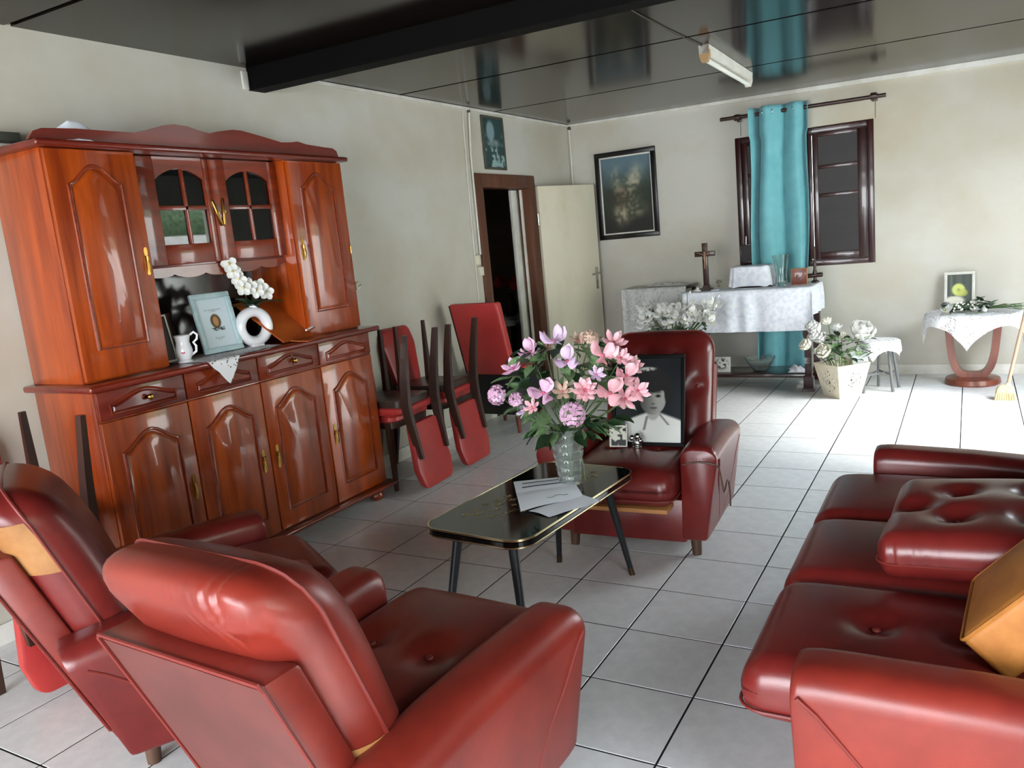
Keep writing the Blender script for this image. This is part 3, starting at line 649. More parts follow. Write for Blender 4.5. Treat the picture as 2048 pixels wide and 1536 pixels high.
# glassware behind the cabinet panes
def goblet(y, z, s, x=-2.15, lab=''):
    bm = B(); lathe(bm, [(0, 0), (.024, 0), (.022, .004), (.004, .01), (.004, .05), (.022, .065), (.03, .095), (.027, .125), (.0255, .125), (.028, .095), (.02, .067), (0, .058)], 18, TR(x, y, z) @ Matrix.Scale(s, 4))
    top('goblet', bm, GLASS, (x, y, z), lab, 'glass', 'goblets behind the hutch panes', 70)
for y, z, s, p in ((.31, 1.707, 1.05, 'upper left pane of the left door'), (.455, 1.707, .95, 'upper right pane of the left door'), (.71, 1.707, 1.1, 'upper left pane of the right door'), (.855, 1.707, 1.0, 'upper right pane of the right door'), (.315, 1.459, .9, 'lower left pane of the left door')):
    goblet(y, z, s, lab='stemmed glass behind the %s of the hutch' % p)
bm = B(); lathe(bm, [(0, 0), (.03, 0), (.042, .03), (.044, .14), (.041, .14), (.039, .03), (0, .01)], 24, TR(-2.14, .70, 1.459)); top('white_jar', bm, PORC, (-2.14, .70, 1.459), 'white jar behind the lower left pane of the right hutch door', 'jar', ang=70)

# ------------------------------------------------------------------ red leather suite
def arm_bm(s, y0=-.30, y1=.40, hi=0):
    sec = rpoly([(.245, .09), (.35, .09), (.42, .505), (.255, .505)], [.012, .02, .055, .05], 6)
    cx, cz = .33, .33; S = []
    for y, k, dz in ((y0, .97, -.047), (y0+.006, .99, -.045), (y0+.03, 1, -.042), (y0+.10, 1, -.03), (y0+.22, 1, -.014), (y0+.40, 1.005, -.004), (y1-.09, 1.01, 0), (y1-.045, 1.005, 0), (y1-.016, .99, -.001), (y1-.004, .965, -.002), (y1, .925, -.004)):
        L = []; wr = max(0, min(1, (-.05-y)/(-.05-y0)))
        for x, z in sec:
            f = (z-.09)/.415
            L.append((s*(cx+(x-cx)*k - .035*(y1-y)/.7*1.0*(0 if f < .2 else f)), y + wr*(1-f)*.125, (cz+(z-cz)*k + dz*f) if True else z))
        S.append(L)
    return loft(B(), S)
def seat_cushion(par, hx, y0, y1, x=0, mt=LEA, btn=((-.095, 0), (.095, 0)), name='seat_cushion', sag=.012):
    cy = (y0+y1)/2; hy = (y1-y0)/2; hz = .08
    def fn(p):
        q = p.copy()
        if p.z > 0: q.z += .022*(1-(p.x/hx)**2)*(1-(p.y/hy)**2)
        for bx, by in btn:
            d2 = ((p.x-bx)**2+(p.y-by)**2)
            if p.z > 0: q.z -= .024*exp(-d2/.0022) + .008*exp(-d2/.012)
        if p.y > hy*.7: q.z -= .018*((p.y/hy-.7)/.3)**2*(1 if p.z > 0 else -.3)
        if p.y > hy-.06 and -.06 < p.z < .03: q.y += .004*sin(p.x*150+3*sin(p.x*31))*(.5+.5*sin(p.x*19+1))
        return q
    bm = rbox(B(), hx, hy, hz, .06, fn, 26, 26, 4)
    c = obj(name, bm, mt, par, ang=80, local=TR(x, cy, .345))
    for bx, by in btn: obj('button', ball(B(), (bx, by, .084+.022*(1-(by/hy)**2)-.03), .011, 10, (1, 1, .6)), PIPE, c)
    zc_ = -.035; pth = rpoly([(-hx, -hy), (hx, -hy), (hx, hy), (-hx, hy)], .06, 5)
    obj('piping', tube(B(), [(a*1.004, b*1.004+.001, zc_ - (.006 if b > hy*.7 else 0)) for a, b in pth], .0045, 6, True), PIPE, c)
    return c
def back_cushion(par, hx, wr=1, mt=LEA, x=0, btn=()):
    hy, hz = .098, .255; RR = .092
    def mp(p):
        k = p.z/hz
        return Vector((p.x, p.y - .245 - .34*(p.z) - .02*max(0, k)**2 - .05*max(0, k-.35)*(1 if p.y < 0 else .25), p.z + .625))
    def fn(p):
        q = p.copy(); u, v = p.x/hx, p.z/hz
        q.y += .026*(1-u*u)*(1-v*v)*(1 if p.y > 0 else -.6)
        if v > .3: q.z += .014*(1-u*u)
        for bx, bz in btn:
            d2 = (p.x-bx)**2+(p.z-bz)**2
            if p.y > 0: q.y -= .026*exp(-d2/.0018) + .01*exp(-d2/.012)
        if wr:      # gathered folds along the seam near the right-hand top corner
            g = exp(-((p.z-.175)/.05)**2)*exp(-((p.x-.175)/.075)**2)*(1 if p.y < .01 else .4)
            q.y += -.009*g*sin(p.x*265+p.z*70+4*sin(p.x*26)); q.z += .003*g*sin(p.x*230)
        return mp(q)
    c = obj('back_cushion', rbox(B(), hx, hy, hz, RR, fn, 96 if wr else 22, 4, 40 if wr else 22), mt, par, ang=80, local=TR(x))
    def rp(x_, y_, z_, g=0):      # point on the rounded surface
        q = (x_, y_, z_); h = (hx, hy, hz); i = [max(-(h[k]-RR), min(h[k]-RR, q[k])) for k in range(3)]
        d = Vector([q[k]-i[k] for k in range(3)]).normalized(); return fn(Vector(i) + d*(RR+g))
    loop = rpoly([(-hx, -hz), (hx, -hz), (hx, hz), (-hx, hz)], RR, 8)
    for yy in (.008,):
        obj('piping', tube(B(), [fn(Vector((a*1.006, yy, b*1.006))) for a, b in loop], .0048, 6, True), PIPE, c)
    for bx, bz in btn: obj('button', ball(B(), fn(Vector((bx, hy, bz)))+Vector((0, .0, 0)), .011, 10), PIPE, c)
    return c, rp
def surf(y, z):
    f = (z-.09)/.415; return .3465 + .07*min(1, f/.9) - .035*(.4-y)/.7*(0 if f < .2 else f) 
def side_piping(par, s):
    P = [(.412, .372, .45), (.414, .35, .425), (.405, .30, .33), (.392, .235, .25), (.372, .185, .155), (.362, .15, .10)]
    obj('piping', tube(B(), [(s*surf(b, c), b, c) for a, b, c in P], .004, 6), PIPE, par)
    P = [(.372, -.24, .395), (.386, -.20, .37), (.385, -.15, .33), (.376, -.06, .22), (.368, .05, .14), (.36, .12, .105)]
    obj('piping', tube(B(), [(s*surf(b, c), b, c) for a, b, c in P], .004, 6), PIPE, par)
def shell(par, hx, z1=.715):
    def f(x, y, z):     # leaning slab
        return (x, y - .115 - .40*(z-.10), z)
    bm = B(); box(bm, -hx, hx, -.085, 0, .10, z1, .012, seg=2)
    for v in bm.verts: v.co = f(*v.co)
    s = obj('back_frame', bm, LEA, par)
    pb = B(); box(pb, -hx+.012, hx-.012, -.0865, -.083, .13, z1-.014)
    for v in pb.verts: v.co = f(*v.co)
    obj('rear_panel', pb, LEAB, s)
    e = .004
    obj('piping', tube(B(), [f(hx+e-.006, -.085, .14), f(hx+e-.006, -.085-e, z1-.01), f(hx-.01, -.087, z1-.001), f(-hx+.01, -.087, z1-.001), f(-hx+.004, -.085-e, z1-.01), f(-hx+.004, -.085, .14)], .0045, 6), PIPE, s)
    return s
def armchair(label, m, wr=0, tan=0, btn=(), mt=LEA, rail=True):
    r = thing('leather_armchair', label, 'armchair', m, 'red leather armchairs')
    bm = B(); box(bm, -.262, .262, -.19, .392, .078, .272, .012); obj('base', bm, mt, r)
    if rail: obj('seat_rail', box(B(), -.215, .2, .385, .50, .242, .260, .002), PALEW, r)
    for s in (-1, 1):
        a = obj('arm', arm_bm(s), mt, r, ang=60); side_piping(a, s)
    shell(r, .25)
    seat_cushion(r, .245, -.22, .53, mt=mt)
    c, fn = back_cushion(r, .262, wr, mt, btn=btn)
    if tan:
        tb = B()
        def wrap(u, z0, z1, v, x0, ye):
            return fn(x0+(.262-x0)*u/.72, -.098, z0+(z1-z0)*v, .002) if u < .72 else fn(.262, -.098+(ye+.098)*(u-.72)/.28, z0+(z1-z0)*v, .002)
        if tan == 1: sheet(tb, lambda u, v: wrap(u, -.24, -.15, v, .14, .01), 16, 5)
        else: sheet(tb, lambda u, v: wrap(u, .02, .175, v, -.06, -.0), 18, 8)
        obj('tan_patch', tb, TAN, c)['label'] = 'bare tan backing patch on the cushion rear'
    for x, y in ((-.285, .315), (.285, .315), (-.25, -.12), (.25, -.12)):
        obj('leg', tube(B(), [(x, y, 0), (x*.985, y*.97, .1)], [.02, .026], 12), LEGW, r)
    return r
armchair('red leather armchair in the foreground with its back to the camera', TR(-.195, -.85, 0, RAD(-3)), wr=1, tan=1)
armchair('red leather armchair at the left edge with a tan patch on its back cushion', TR(-1.185, -.64, 0, RAD(-30)), wr=0, tan=2, mt=LEAD)
armchair('red leather armchair behind the coffee table holding a framed portrait', TR(-.263, 1.36, 0, RAD(183.4)), btn=((-.09, .155), (.09, .155), (-.205, .02), (-.09, -.08), (.09, -.08)), mt=LEAD)
def cat_(P, k=6):      # smooth curve through points
    P = [Vector(p) for p in P]; out = []
    for i in range(len(P)-1):
        a, b, c, d = P[max(i-1, 0)], P[i], P[i+1], P[min(i+2, len(P)-1)]
        for j in range(k):
            t = j/k; out.append(.5*((2*b) + (c-a)*t + (2*a-5*b+4*c-d)*t*t + (3*b-a-3*c+d)*t**3))
    return out + [P[-1]]
fa = [o for o in COL.objects if o.get('label', '').endswith('holding a framed portrait')][0]
obj('loose_cord', tube(B(), cat_([(-.265, .404, .43), (-.33, .405, .445), (-.395, .403, .437), (-.412, .385, .415), (-.417, .355, .34), (-.412, .30, .285), (-.415, .24, .32), (-.402, .15, .27), (-.388, .07, .19), (-.372, .0, .12)]), .004, 6), LEGW, fa)
for k in range(9):
    x = -.285 - .0125*k; obj('gather', tube(B(), [(x, .372, .498 - .004*(k in (0, 8))), (x-.002, .393, .476), (x-.004, .400, .452)], [.002, .0045, .002], 6), LEAD, fa)
# sofa, facing left
sf = thing('leather_sofa', 'red leather three-seat sofa along the right side of the room', 'sofa', TR(1.15, .29, 0, PI/2), 'red leather suite')
HW = .50
obj('base', box(B(), -.76, .76, -.24, .385, .078, .265, .012), LEAD, sf)
for s in (-1, 1):
    bm = arm_bm(s, -.34)
    for v in bm.verts: v.co.x += s*HW
    a = obj('arm', bm, LEA if s < 0 else LEAD, sf, ang=60)
    for P in ([(.412, .385, .455), (.41, .35, .42), (.40, .27, .31), (.39, .19, .235), (.378, .08, .15), (.37, .0, .11)],):
        obj('piping', tube(B(), [(s*(surf(q[1], q[2])+HW+.001), q[1], q[2]) for q in P], .004, 6), PIPE, a)
for k, b in ((-1, ((.0, -.07), (.0, .12))), (0, ()), (1, ())):
    seat_cushion(sf, .252, -.24, .55, k*.505, LEAD if k else LEAD, b)
bm = B(); box(bm, -.74, .74, -.085, 0, .10, .72, .012)
for v in bm.verts: v.co.y += -.155 - .33*(v.co.z-.10)
obj('back_frame', bm, LEAD, sf)
for k in (-1, 1): back_cushion(sf, .25, 0, LEAD, k*.505)
for x in (-.78, .78):
    for y in (.31, -.2): obj('leg', tube(B(), [(x, y, 0), (x, y*.97, .1)], [.02, .026], 12), LEGW, sf)
# loose cushions on the sofa
hx, hy, hz = .27, .275, .062
tuft = [(a*.09, b*.10) for a in (-1, 1) for b in (-1, 1)] + [(a*.2, 0) for a in (-1, 1)]
def lc(p):
    q = p.copy()
    if p.z > 0:
        q.z += .035*(1-(p.x/hx)**2)*(1-(p.y/hy)**2)
        for bx, by in tuft: q.z -= .032*exp(-((p.x-bx)**2+(p.y-by)**2)/.0020) + .012*exp(-((p.x-bx)**2+(p.y-by)**2)/.01)
    if p.y < -hy+.05 and p.x < -.12: q.y += .004*sin(p.x*160)
    return q
lo = thing('tufted_cushion', 'dark red tufted leather cushion lying loose on the middle of the sofa seat', 'cushion', TR(1.135, .27, .522, RAD(-3), 0, RAD(-4)))
obj('cover', rbox(B(), hx, hy, hz, .05, lc, 30, 30, 4), LEAD, lo, ang=80)
lp = rpoly([(-hx, -hy), (hx, -hy), (hx, hy), (-hx, hy)], .05, 5)
obj('piping', tube(B(), [(a*1.005, b*1.005, -.012) for a, b in lp], .0042, 6, True), PIPE, lo)
for bx, by in tuft: obj('button', ball(B(), (bx, by, .062+.035*(1-(bx/hx)**2)*(1-(by/hy)**2)-.042), .011, 10, (1, 1, .6)), PIPE, lo)
tc_ = thing('tan_cushion', 'tan box cushion propped against the sofa back near the front arm', 'cushion', Matrix.Translation((1.05, -.372, .502)) @ Matrix.Rotation(RAD(-4), 4, 'Z') @ Matrix.Rotation(RAD(-48), 4, 'Y'))
bm = rbox(B(), .225, .165, .06, .018, lambda p: Vector((p.x+.225, p.y+.165, p.z-.06 + (.014*(1-(p.x/.225)**2)*(1-(p.y/.165)**2) if p.z > 0 else 0))), 10, 10, 3)
obj('cover', bm, TANC, tc_, ang=80)
obj('piping', tube(B(), [(a+.225, b+.165, -.004) for a, b in rpoly([(-.225, -.165), (.225, -.165), (.225, .165), (-.225, .165)], .02, 4)], .004, 6, True), TANC, tc_)

# ------------------------------------------------------------------ coffee table
HT = .455
ct = thing('coffee_table', 'low black-topped coffee table with gold edge strips and splayed black legs', 'table', TR(-.366, .402, 0, RAD(-5.1)))
def tt(hx, hy, r, z0, z1, bw=.012):
    P = rpoly([(-hx, -hy), (hx, -hy), (hx, hy), (-hx, hy)], r, 10)
    return [(a*(1+bw*(1-(b/hy)**2)*2), b*(1+bw*(1-(a/hx)**2))) for a, b in P], z0, z1
for nm, k, z0, z1, m_ in (('top', -.002, .447, HT, BLAM), ('gold_strip', .002, HT-.006, HT+.0012, GOLD), ('edge_band', 0, .431, .4445, BLAM), ('gold_strip', .002, .4245, .4295, GOLD), ('underside', -.004, .420, .424, BMET)):
    P, a, b = tt(.218+k, .423+k, .075, z0, z1)
    if nm == 'gold_strip':
        Q = [(x*.984, y*.992) for x, y in P]
        loft_ = [[(x, y, a) for x, y in P], [(x, y, b) for x, y in P], [(x, y, b) for x, y in Q], [(x, y, a) for x, y in Q]]
        bm = loft(B(), loft_ + [loft_[0]], cap=False); bmesh.ops.remove_doubles(bm, verts=bm.verts, dist=1e-6)
    else: bm = prism(B(), P, 'z', a, b)
    obj(nm, bm, m_, ct, ang=30)
for sx_ in (-1, 1):
    for sy_ in (-1, 1):
        a, b = Vector((sx_*.115, sy_*.335, .424)), Vector((sx_*.178, sy_*.398, 0)); k = .93
        lg = obj('leg', tube(B(), [a, a.lerp(b, k)], [.0185, .0115], 14), BMET, ct)
        obj('ferrule', tube(B(), [a.lerp(b, k-.01), a.lerp(b, .985), b], [.0125, .0115, .013], 14), OLDB, lg)
        obj('leg_plate', lathe(B(), [(0, .416), (.03, .416), (.03, .421), (0, .421)], 14, TR(a.x, a.y, 0)), BMET, lg)
# gilded flower sprays printed into the top: thin inlay shapes flush with the surface
def inlay(par, spots, twigs, nm):
    bm = B()
    for x, y, a, s in spots:
        for k in range(4):
            t = a + k*PI/2; c_ = Vector((x+.011*s*cos(t), y+.011*s*sin(t)))
            d, e = Vector((cos(t), sin(t))), Vector((-sin(t), cos(t)))
            P = [c_ + d*(.010*s*cos(q)) + e*(.0042*s*sin(q)) for q in [2*PI*i/8 for i in range(8)]]
            bm.faces.new([bm.verts.new((p.x, p.y, HT+.0006+.0001*k)) for p in P])
    for tw in twigs:
        for p, q in zip(tw, tw[1:]):
            a, b = Vector(p), Vector(q); n_ = Vector((-(b-a).y, (b-a).x)).normalized()*.0009
            bm.faces.new([bm.verts.new((v.x, v.y, HT+.0005)) for v in (a-n_, b-n_, b+n_, a+n_)])
    tag(obj(nm, bm, INLAY, par), kind='stuff')
cv = lambda p0, p1, p2: [((1-t)**2*p0[0]+2*t*(1-t)*p1[0]+t*t*p2[0], (1-t)**2*p0[1]+2*t*(1-t)*p1[1]+t*t*p2[1]) for t in [i/9 for i in range(10)]]
inlay(ct, [(-.13, -.27, .2, 1), (-.09, -.25, 1, .9), (-.115, -.22, .5, .8), (-.03, -.255, .9, .9), (-.08, -.13, .3, 1), (-.11, -.09, .8, 1), (-.06, -.07, 1.2, .9), (-.10, -.04, .2, .8), (.0, -.20, .6, .7), (.05, -.16, 1, .8), (-.02, -.12, 0, .7), (-.05, -.18, 1.1, .8), (-.13, -.15, 1.3, .8)],
      [cv((-.13, -.27), (-.02, -.22), (-.10, -.02)), cv((.06, -.28), (-.02, -.30), (.02, -.05)), cv((-.04, -.25), (.05, -.18), (.03, -.04)), cv((-.1, -.05), (-.14, -.12), (-.05, -.2))], 'gilded_spray')
inlay(ct, [(.06, .26, .2, 1.1), (.03, .30, .9, 1.0), (.10, .29, .5, 1.0), (.07, .33, 1.3, .8)], [cv((.02, .22), (.08, .26), (.06, .35))], 'gilded_spray')
# papers on the table
def sheetz(P, h0, h1, n=10, wave=.0):
    (a, b, c, d) = [Vector(p) for p in P]; bm = B()
    sheet(bm, lambda u, v: (*(a.lerp(b, u).lerp(d.lerp(c, u), v)), h0 + (h1-h0)*sin(PI*v)**1 + wave*sin(5*u+3*v)**2), n, n); return bm
bm = sheetz([(-.31, .235), (-.185, .44), (-.090, .392), (-.205, .195)], HT+.0018, HT+.004, 10, .002); top('white_leaflet', bm, PAPER, (-.2, .31, HT), 'white leaflet under the folded letter on the coffee table', 'paper')
le = thing('folded_letter', 'folded white letter with two dark blue bars on the coffee table', 'letter', TR(-.36, .41, HT+.004))
a_, b_, c_, d_ = Vector((-.525, .512)), Vector((-.330, .630)), Vector((-.180, .425)), Vector((-.325, .208))
def lpt(u, v, dz=0):
    p = a_.lerp(b_, u).lerp(d_.lerp(c_, u), v); z = .003 + (.004*sin(PI*min(1, v/.42))**.8 if v < .42 else .006*sin(PI*(v-.42)/.58)) + .003*sin(6*u)*v
    return (p.x+.36, p.y-.41, z+dz)
obj('sheet', sheet(B(), lpt, 14, 24), PAPER, le, ang=60)
obj('under_sheet', sheet(B(), lambda u, v: tuple(Vector(lpt(u, v))*1.0 + Vector((-.006, .012, -lpt(u, v)[2]*.55))), 8, 12), PAPER, le, ang=60)
for v0, u0, u1 in ((.12, .14, .92), (.27, .12, .90)):
    obj('printed_bar', sheet(B(), lambda u, v: lpt(u0+(u1-u0)*u, v0+.035*v, .0016), 8, 2), mat('bar_ink', (46, 58, 74), .6), le)
obj('pencil_scribble', sheet(B(), lambda u, v: lpt(.45+.35*u, .80+.03*sin(9*u)+.012*v, .001), 10, 1), DGREY, le)
# crystal vase
vs_ = thing('crystal_vase', 'tall cut crystal vase of artificial flowers on the coffee table', 'vase', TR(-.30, .575, HT+.001))
prof = [(0, 0), (.044, 0)] + [q for k in range(6) for q in ((.044+.0042*k, .006+.034*k), (.047+.0042*k, .018+.034*k), (.047+.0042*k, .028+.034*k), (.0445+.0042*k, .036+.034*k))] + [(.0725, .225), (.069, .226), (.062, .16), (.052, .09), (.042, .022), (0, .018)]
bm = lathe(B(), prof, 24)
for v in bm.verts:
    a = atan2(v.co.y, v.co.x); r = hypot(v.co.x, v.co.y)
    if r > .01: k = 1 + .025*abs(sin(a*6)); v.co.x *= k; v.co.y *= k
obj('body', bm, CRYST, vs_, ang=25)

# ------------------------------------------------------------------ artificial bouquet in the crystal vase
CAMP = Vector((1.066, -2.154, 1.414))
def onray(x, z, y1, y0=.5):
    p = Vector((x, y0, z)); return CAMP + (p-CAMP)*((y1-CAMP.y)/(y0-CAMP.y))
bq = thing('flower_bouquet', 'bouquet of pink and lilac artificial flowers in the crystal vase', 'flowers', TR(-.30, .575, HT+.06))
o_ = MW[bq].translation
PM = {k: petal_mesh('petal', .052, .034, .45, -.2, m_, .55, 5, .3) for k, m_ in (('p', PINK), ('l', LILAC), ('m', MAUVE), ('s', SALMON))}
PS = {k: petal_mesh('petal', .036, .017, .25, -.1, m_, .6, 4, .4) for k, m_ in (('p', PINK), ('l', LILAC), ('m', MAUVE), ('s', SALMON))}
def cluster_mesh(m_):
    bm = B(); r_ = random.Random(3)
    for k in range(22):
        z = r_.uniform(-.2, 1); a = r_.uniform(0, 2*PI); d = Vector((sqrt(1-z*z)*cos(a), sqrt(1-z*z)*sin(a), z))
        mm = gz(d, d*.03, r_.uniform(0, 1))
        for q in range(5):
            t = 2*PI*q/5; P = [(.002, 0, 0), (.012, -.006, .002), (.019, 0, .001), (.012, .006, .002)]
            R_ = Matrix.Rotation(t, 4, 'Z'); bm.faces.new([bm.verts.new(mm @ R_ @ Vector(p)) for p in P])
    return mesh('flower_cluster', bm, m_, 80)
CM = {k: cluster_mesh(m_) for k, m_ in (('l', LILAC), ('m', MAUVE), ('p', PINK), ('s', SALMON))}
FL = [(-.552, .823, .46, 'cm', 1), (-.468, .805, .42, 'cm', .75), (-.231, .751, .33, 'cm', 1.15), (-.385, .99, .50, 'ml', 1.0), (-.28, 1.03, .56, 'll', 1.15), (-.235, .955, .40, 'll', 1.05),
      (-.345, .832, .34, 'ml', 1.1), (-.091, .974, .42, 'pl', 1.1), (-.073, .835, .36, 'pl', 1.15), (-.006, .90, .44, 'pl', 1.0), (.034, .845, .46, 'ps', 1.1), (-.172, .845, .34, 'pd', 1.1),
      (-.045, 1.02, .5, 'ps', 1.2), (-.136, 1.035, .6, 'cs', .9), (-.18, 1.03, .62, 'ss', 1), (-.468, .928, .47, 'ms', 1.15), (-.264, .84, .40, 'ss', .95), (-.016, .815, .44, 'ps', 1.15),
      (-.40, .778, .40, 'ps', .8), (-.12, .905, .42, 'ls', .8), (-.435, .76, .46, 'ls', .8), (.02, .935, .50, 'ps', 1.0), (-.32, 1.0, .60, 'ss', .9), (-.02, .965, .46, 'ps', .95)]
for i, (x, z, y, ty, s) in enumerate(FL):
    p = onray(x, z, y); q = p - o_; ax = (q - Vector((0, .02, .16))); ax = (ax.normalized() + Vector((.30, -.55, .25))*(1.0)).normalized()
    base = Vector((rnd.uniform(-.02, .02), rnd.uniform(-.02, .02), .0)); mid = base.lerp(q, .5) + Vector((0, 0, .05))
    obj('stem', tube(B(), [base, Vector((q.x*.12, q.y*.12, .16)), mid.lerp(q, .3), q - ax*.01], .0022, 5), STEM, bq)
    m = gz(ax, q, rnd.uniform(0, 6))
    c, k = ty[0], ty[1]
    s *= 1.15
    if c == 'c': inst('flower_cluster', CM[k], bq, m @ Matrix.Scale(s, 4))
    elif k == 'l': bloom(bq, m @ Matrix.Scale(s, 4), CORE, .006, [(PM[c], 3, .25, 0, 1), (PM[c], 3, .25+PI/3 if False else .6, .004, .92)])
    elif k == 'd': bloom(bq, m @ Matrix.Scale(s, 4), CORE, .007, [(PS[c], 9, .1, 0, 1), (PS[c], 8, .5, .004, .85), (PS[c], 6, .9, .006, .6)])
    else: bloom(bq, m @ Matrix.Scale(s, 4), CORE, .005, [(PS[c], 6, .2, 0, 1.05), (PS[c], 5, .6, .004, .8)])
LM = [leaf_mesh('leaf', .085, .045, .35, LEAF), leaf_mesh('leaf', .065, .03, .25, LEAF), leaf_mesh('leaf', .075, .04, .3, LEAFD)]
for k in range(185):
    a = rnd.uniform(0, 2*PI); h = rnd.uniform(.12, .46) if k > 14 else rnd.uniform(.10, .17); R_ = (.05 + .19*sin(PI*min(1, (h-.08)/.45))**.8)*rnd.uniform(.35, .95)
    q = Vector((R_*cos(a)*1.15 + .02, R_*sin(a)*.8-.02, h+.03)); d = Vector((cos(a)+.3, sin(a)-.5, rnd.uniform(-.5, .6))).normalized()
    y_ = Vector((0, 0, 1)).cross(d).normalized(); z_ = d.cross(y_)
    mm = Matrix(((d.x, y_.x, z_.x, q.x), (d.y, y_.y, z_.y, q.y), (d.z, y_.z, z_.z, q.z), (0, 0, 0, 1)))
    inst('leaf', LM[k % 3], bq, mm @ Matrix.Rotation(rnd.uniform(-.7, .7), 4, 'X') @ Matrix.Scale(rnd.uniform(.75, 1.25), 4))
for k in range(9):
    a = 2*PI*k/9+.2; obj('stem', tube(B(), [(.012*cos(a), .012*sin(a), -.03), (.025*cos(a), .025*sin(a), .08), (.05*cos(a), .05*sin(a), .17), (.11*cos(a), .09*sin(a)-.02, .26+.03*sin(3*a))], .0025, 5), STEM, bq)
obj('drooping_tendril', tube(B(), [(.05, -.05, .16), (.09, -.09, .12), (.11, -.10, .05), (.115, -.105, -.01)], .0018, 5), STEM, bq)
obj('red_bud', tube(B(), [(.05, -.10, .33), (.05, -.105, .36)], .005, 6), REDF, bq)

# ------------------------------------------------------------------ portrait and small cards on the far armchair
def girl(u, v):
    u = .52 + (u-.58)*.86; v = .12 + (v-.10)*.92
    c = mixc((13, 17, 21), (26, 31, 36), ss(.2, .9, u)*ss(.9, .4, v)); n = vnoise(u*40, v*44)
    c = mixc(c, (24, 23, 23), ell(u, v, .50, .645, .235, .215, .06))
    sh = ss(.30, .22, abs(u-.54)*.8 + max(0, v-.27)*2.1 - .05)     # shoulders in a white shirt
    if v < .37: c = mixc(c, (214, 216, 210), sh*ss(.40, .36, v+abs(u-.52)*.30)); 
    c = mixc(c, (168, 168, 162), ell(u, v, .515, .37, .085, .10, .15)*(1 if v > .26 else .0))
    f = ell(u, v, .515, .495, .168, .165, .05)
    sk = mixc((88, 88, 85), (158, 158, 153), ss(.36, .6, u)); c = mixc(c, sk, f)
    c = mixc(c, (24, 22, 22), ell(u, v, .50, .695, .23, .125, .10)); c = mixc(c, (24, 22, 22), ell(u, v, .315, .56, .05, .14, .15)); c = mixc(c, (24, 22, 22), ell(u, v, .715, .57, .05, .13, .15))
    for ex in (.452, .585):
        c = mixc(c, (58, 58, 56), ell(u, v, ex, .535, .036, .017, .3)); c = mixc(c, (22, 22, 22), ell(u, v, ex, .535, .014, .015, .3)); c = mixc(c, (84, 84, 80), ell(u, v, ex, .572, .046, .009, .4)*.8)
    c = mixc(c, (120, 120, 114), ell(u, v, .50, .475, .017, .05, .5)*.5); c = mixc(c, (74, 74, 70), ell(u, v, .518, .447, .028, .009, .4)*.7); c = mixc(c, (82, 78, 76), ell(u, v, .522, .405, .05, .013, .3)*.85); c = mixc(c, (112, 112, 108), ell(u, v, .522, .378, .035, .008, .5)*.5)
    if v < .35:
        for x0, x1, y0, y1 in ((.60, .72, .34, .22), (.44, .40, .31, .16)):
            t = max(0, min(1, (y0-v)/(y0-y1))); dx = u-(x0+(x1-x0)*t); c = mixc(c, (110, 112, 110), ell(dx, 0, 0, 0, .016, 1, .5)*.85 if y1 < v < y0 else 0)
    c = mixc(c, (196, 196, 190), ell(u-.35*(v-.83)*2, v, .44, .83, .11, .022, .4)*ss(.3, .6, n+.25))
    return mixc(c, (8, 10, 12), ss(.985, 1, max(abs(u-.5), abs(v-.5))*2))
pp = thing('framed_portrait', 'black framed black-and-white portrait of a child propped on the far armchair', 'picture', TR(-.215, 1.225, .432, RAD(3), RAD(90-13)))
obj('frame', frame_bm(.345, .42, .018, .012, .003), MATB, pp, local=TR(0, .21, 0)); obj('backing', box(B(), -.165, .165, -.20, .20, -.006, .002), MATB, pp, local=TR(0, .21, 0))
printed('portrait_print', .312, .385, 96, 108, girl, pp, TR(0, .21, .004), PRING)
def card_a(u, v): return mixc((206, 204, 192), (34, 34, 32), ss(.5, .62, vnoise(u*6+2, v*8))*(1 if .12 < u < .95 and .05 < v < .9 else 0))
pc = thing('photo_card', 'small black-and-white photo card leaning at the lower left of the child portrait', 'card', TR(-.340, 1.175, .436, RAD(8), RAD(90-14)))
obj('card', box(B(), -.042, .042, 0, .105, -.0015, 0), PAPER, pc); printed('photo', .084, .105, 24, 30, card_a, pc, TR(0, .0525, .0006))
bm = B(); ball(bm, (-.243, 1.165, .462), .022, 12, (1, .7, 1)); ball(bm, (-.235, 1.155, .495), .016, 10); ball(bm, (-.262, 1.155, .487), .014, 10); ball(bm, (-.222, 1.155, .476), .013, 10); ball(bm, (-.243, 1.16, .445), .018, 10, (1.2, 1, .5))
top('silver_ornament', bm, CHROME, (-.243, 1.165, .436), 'little silver posy ornament on the armchair seat before the portrait', 'ornament')

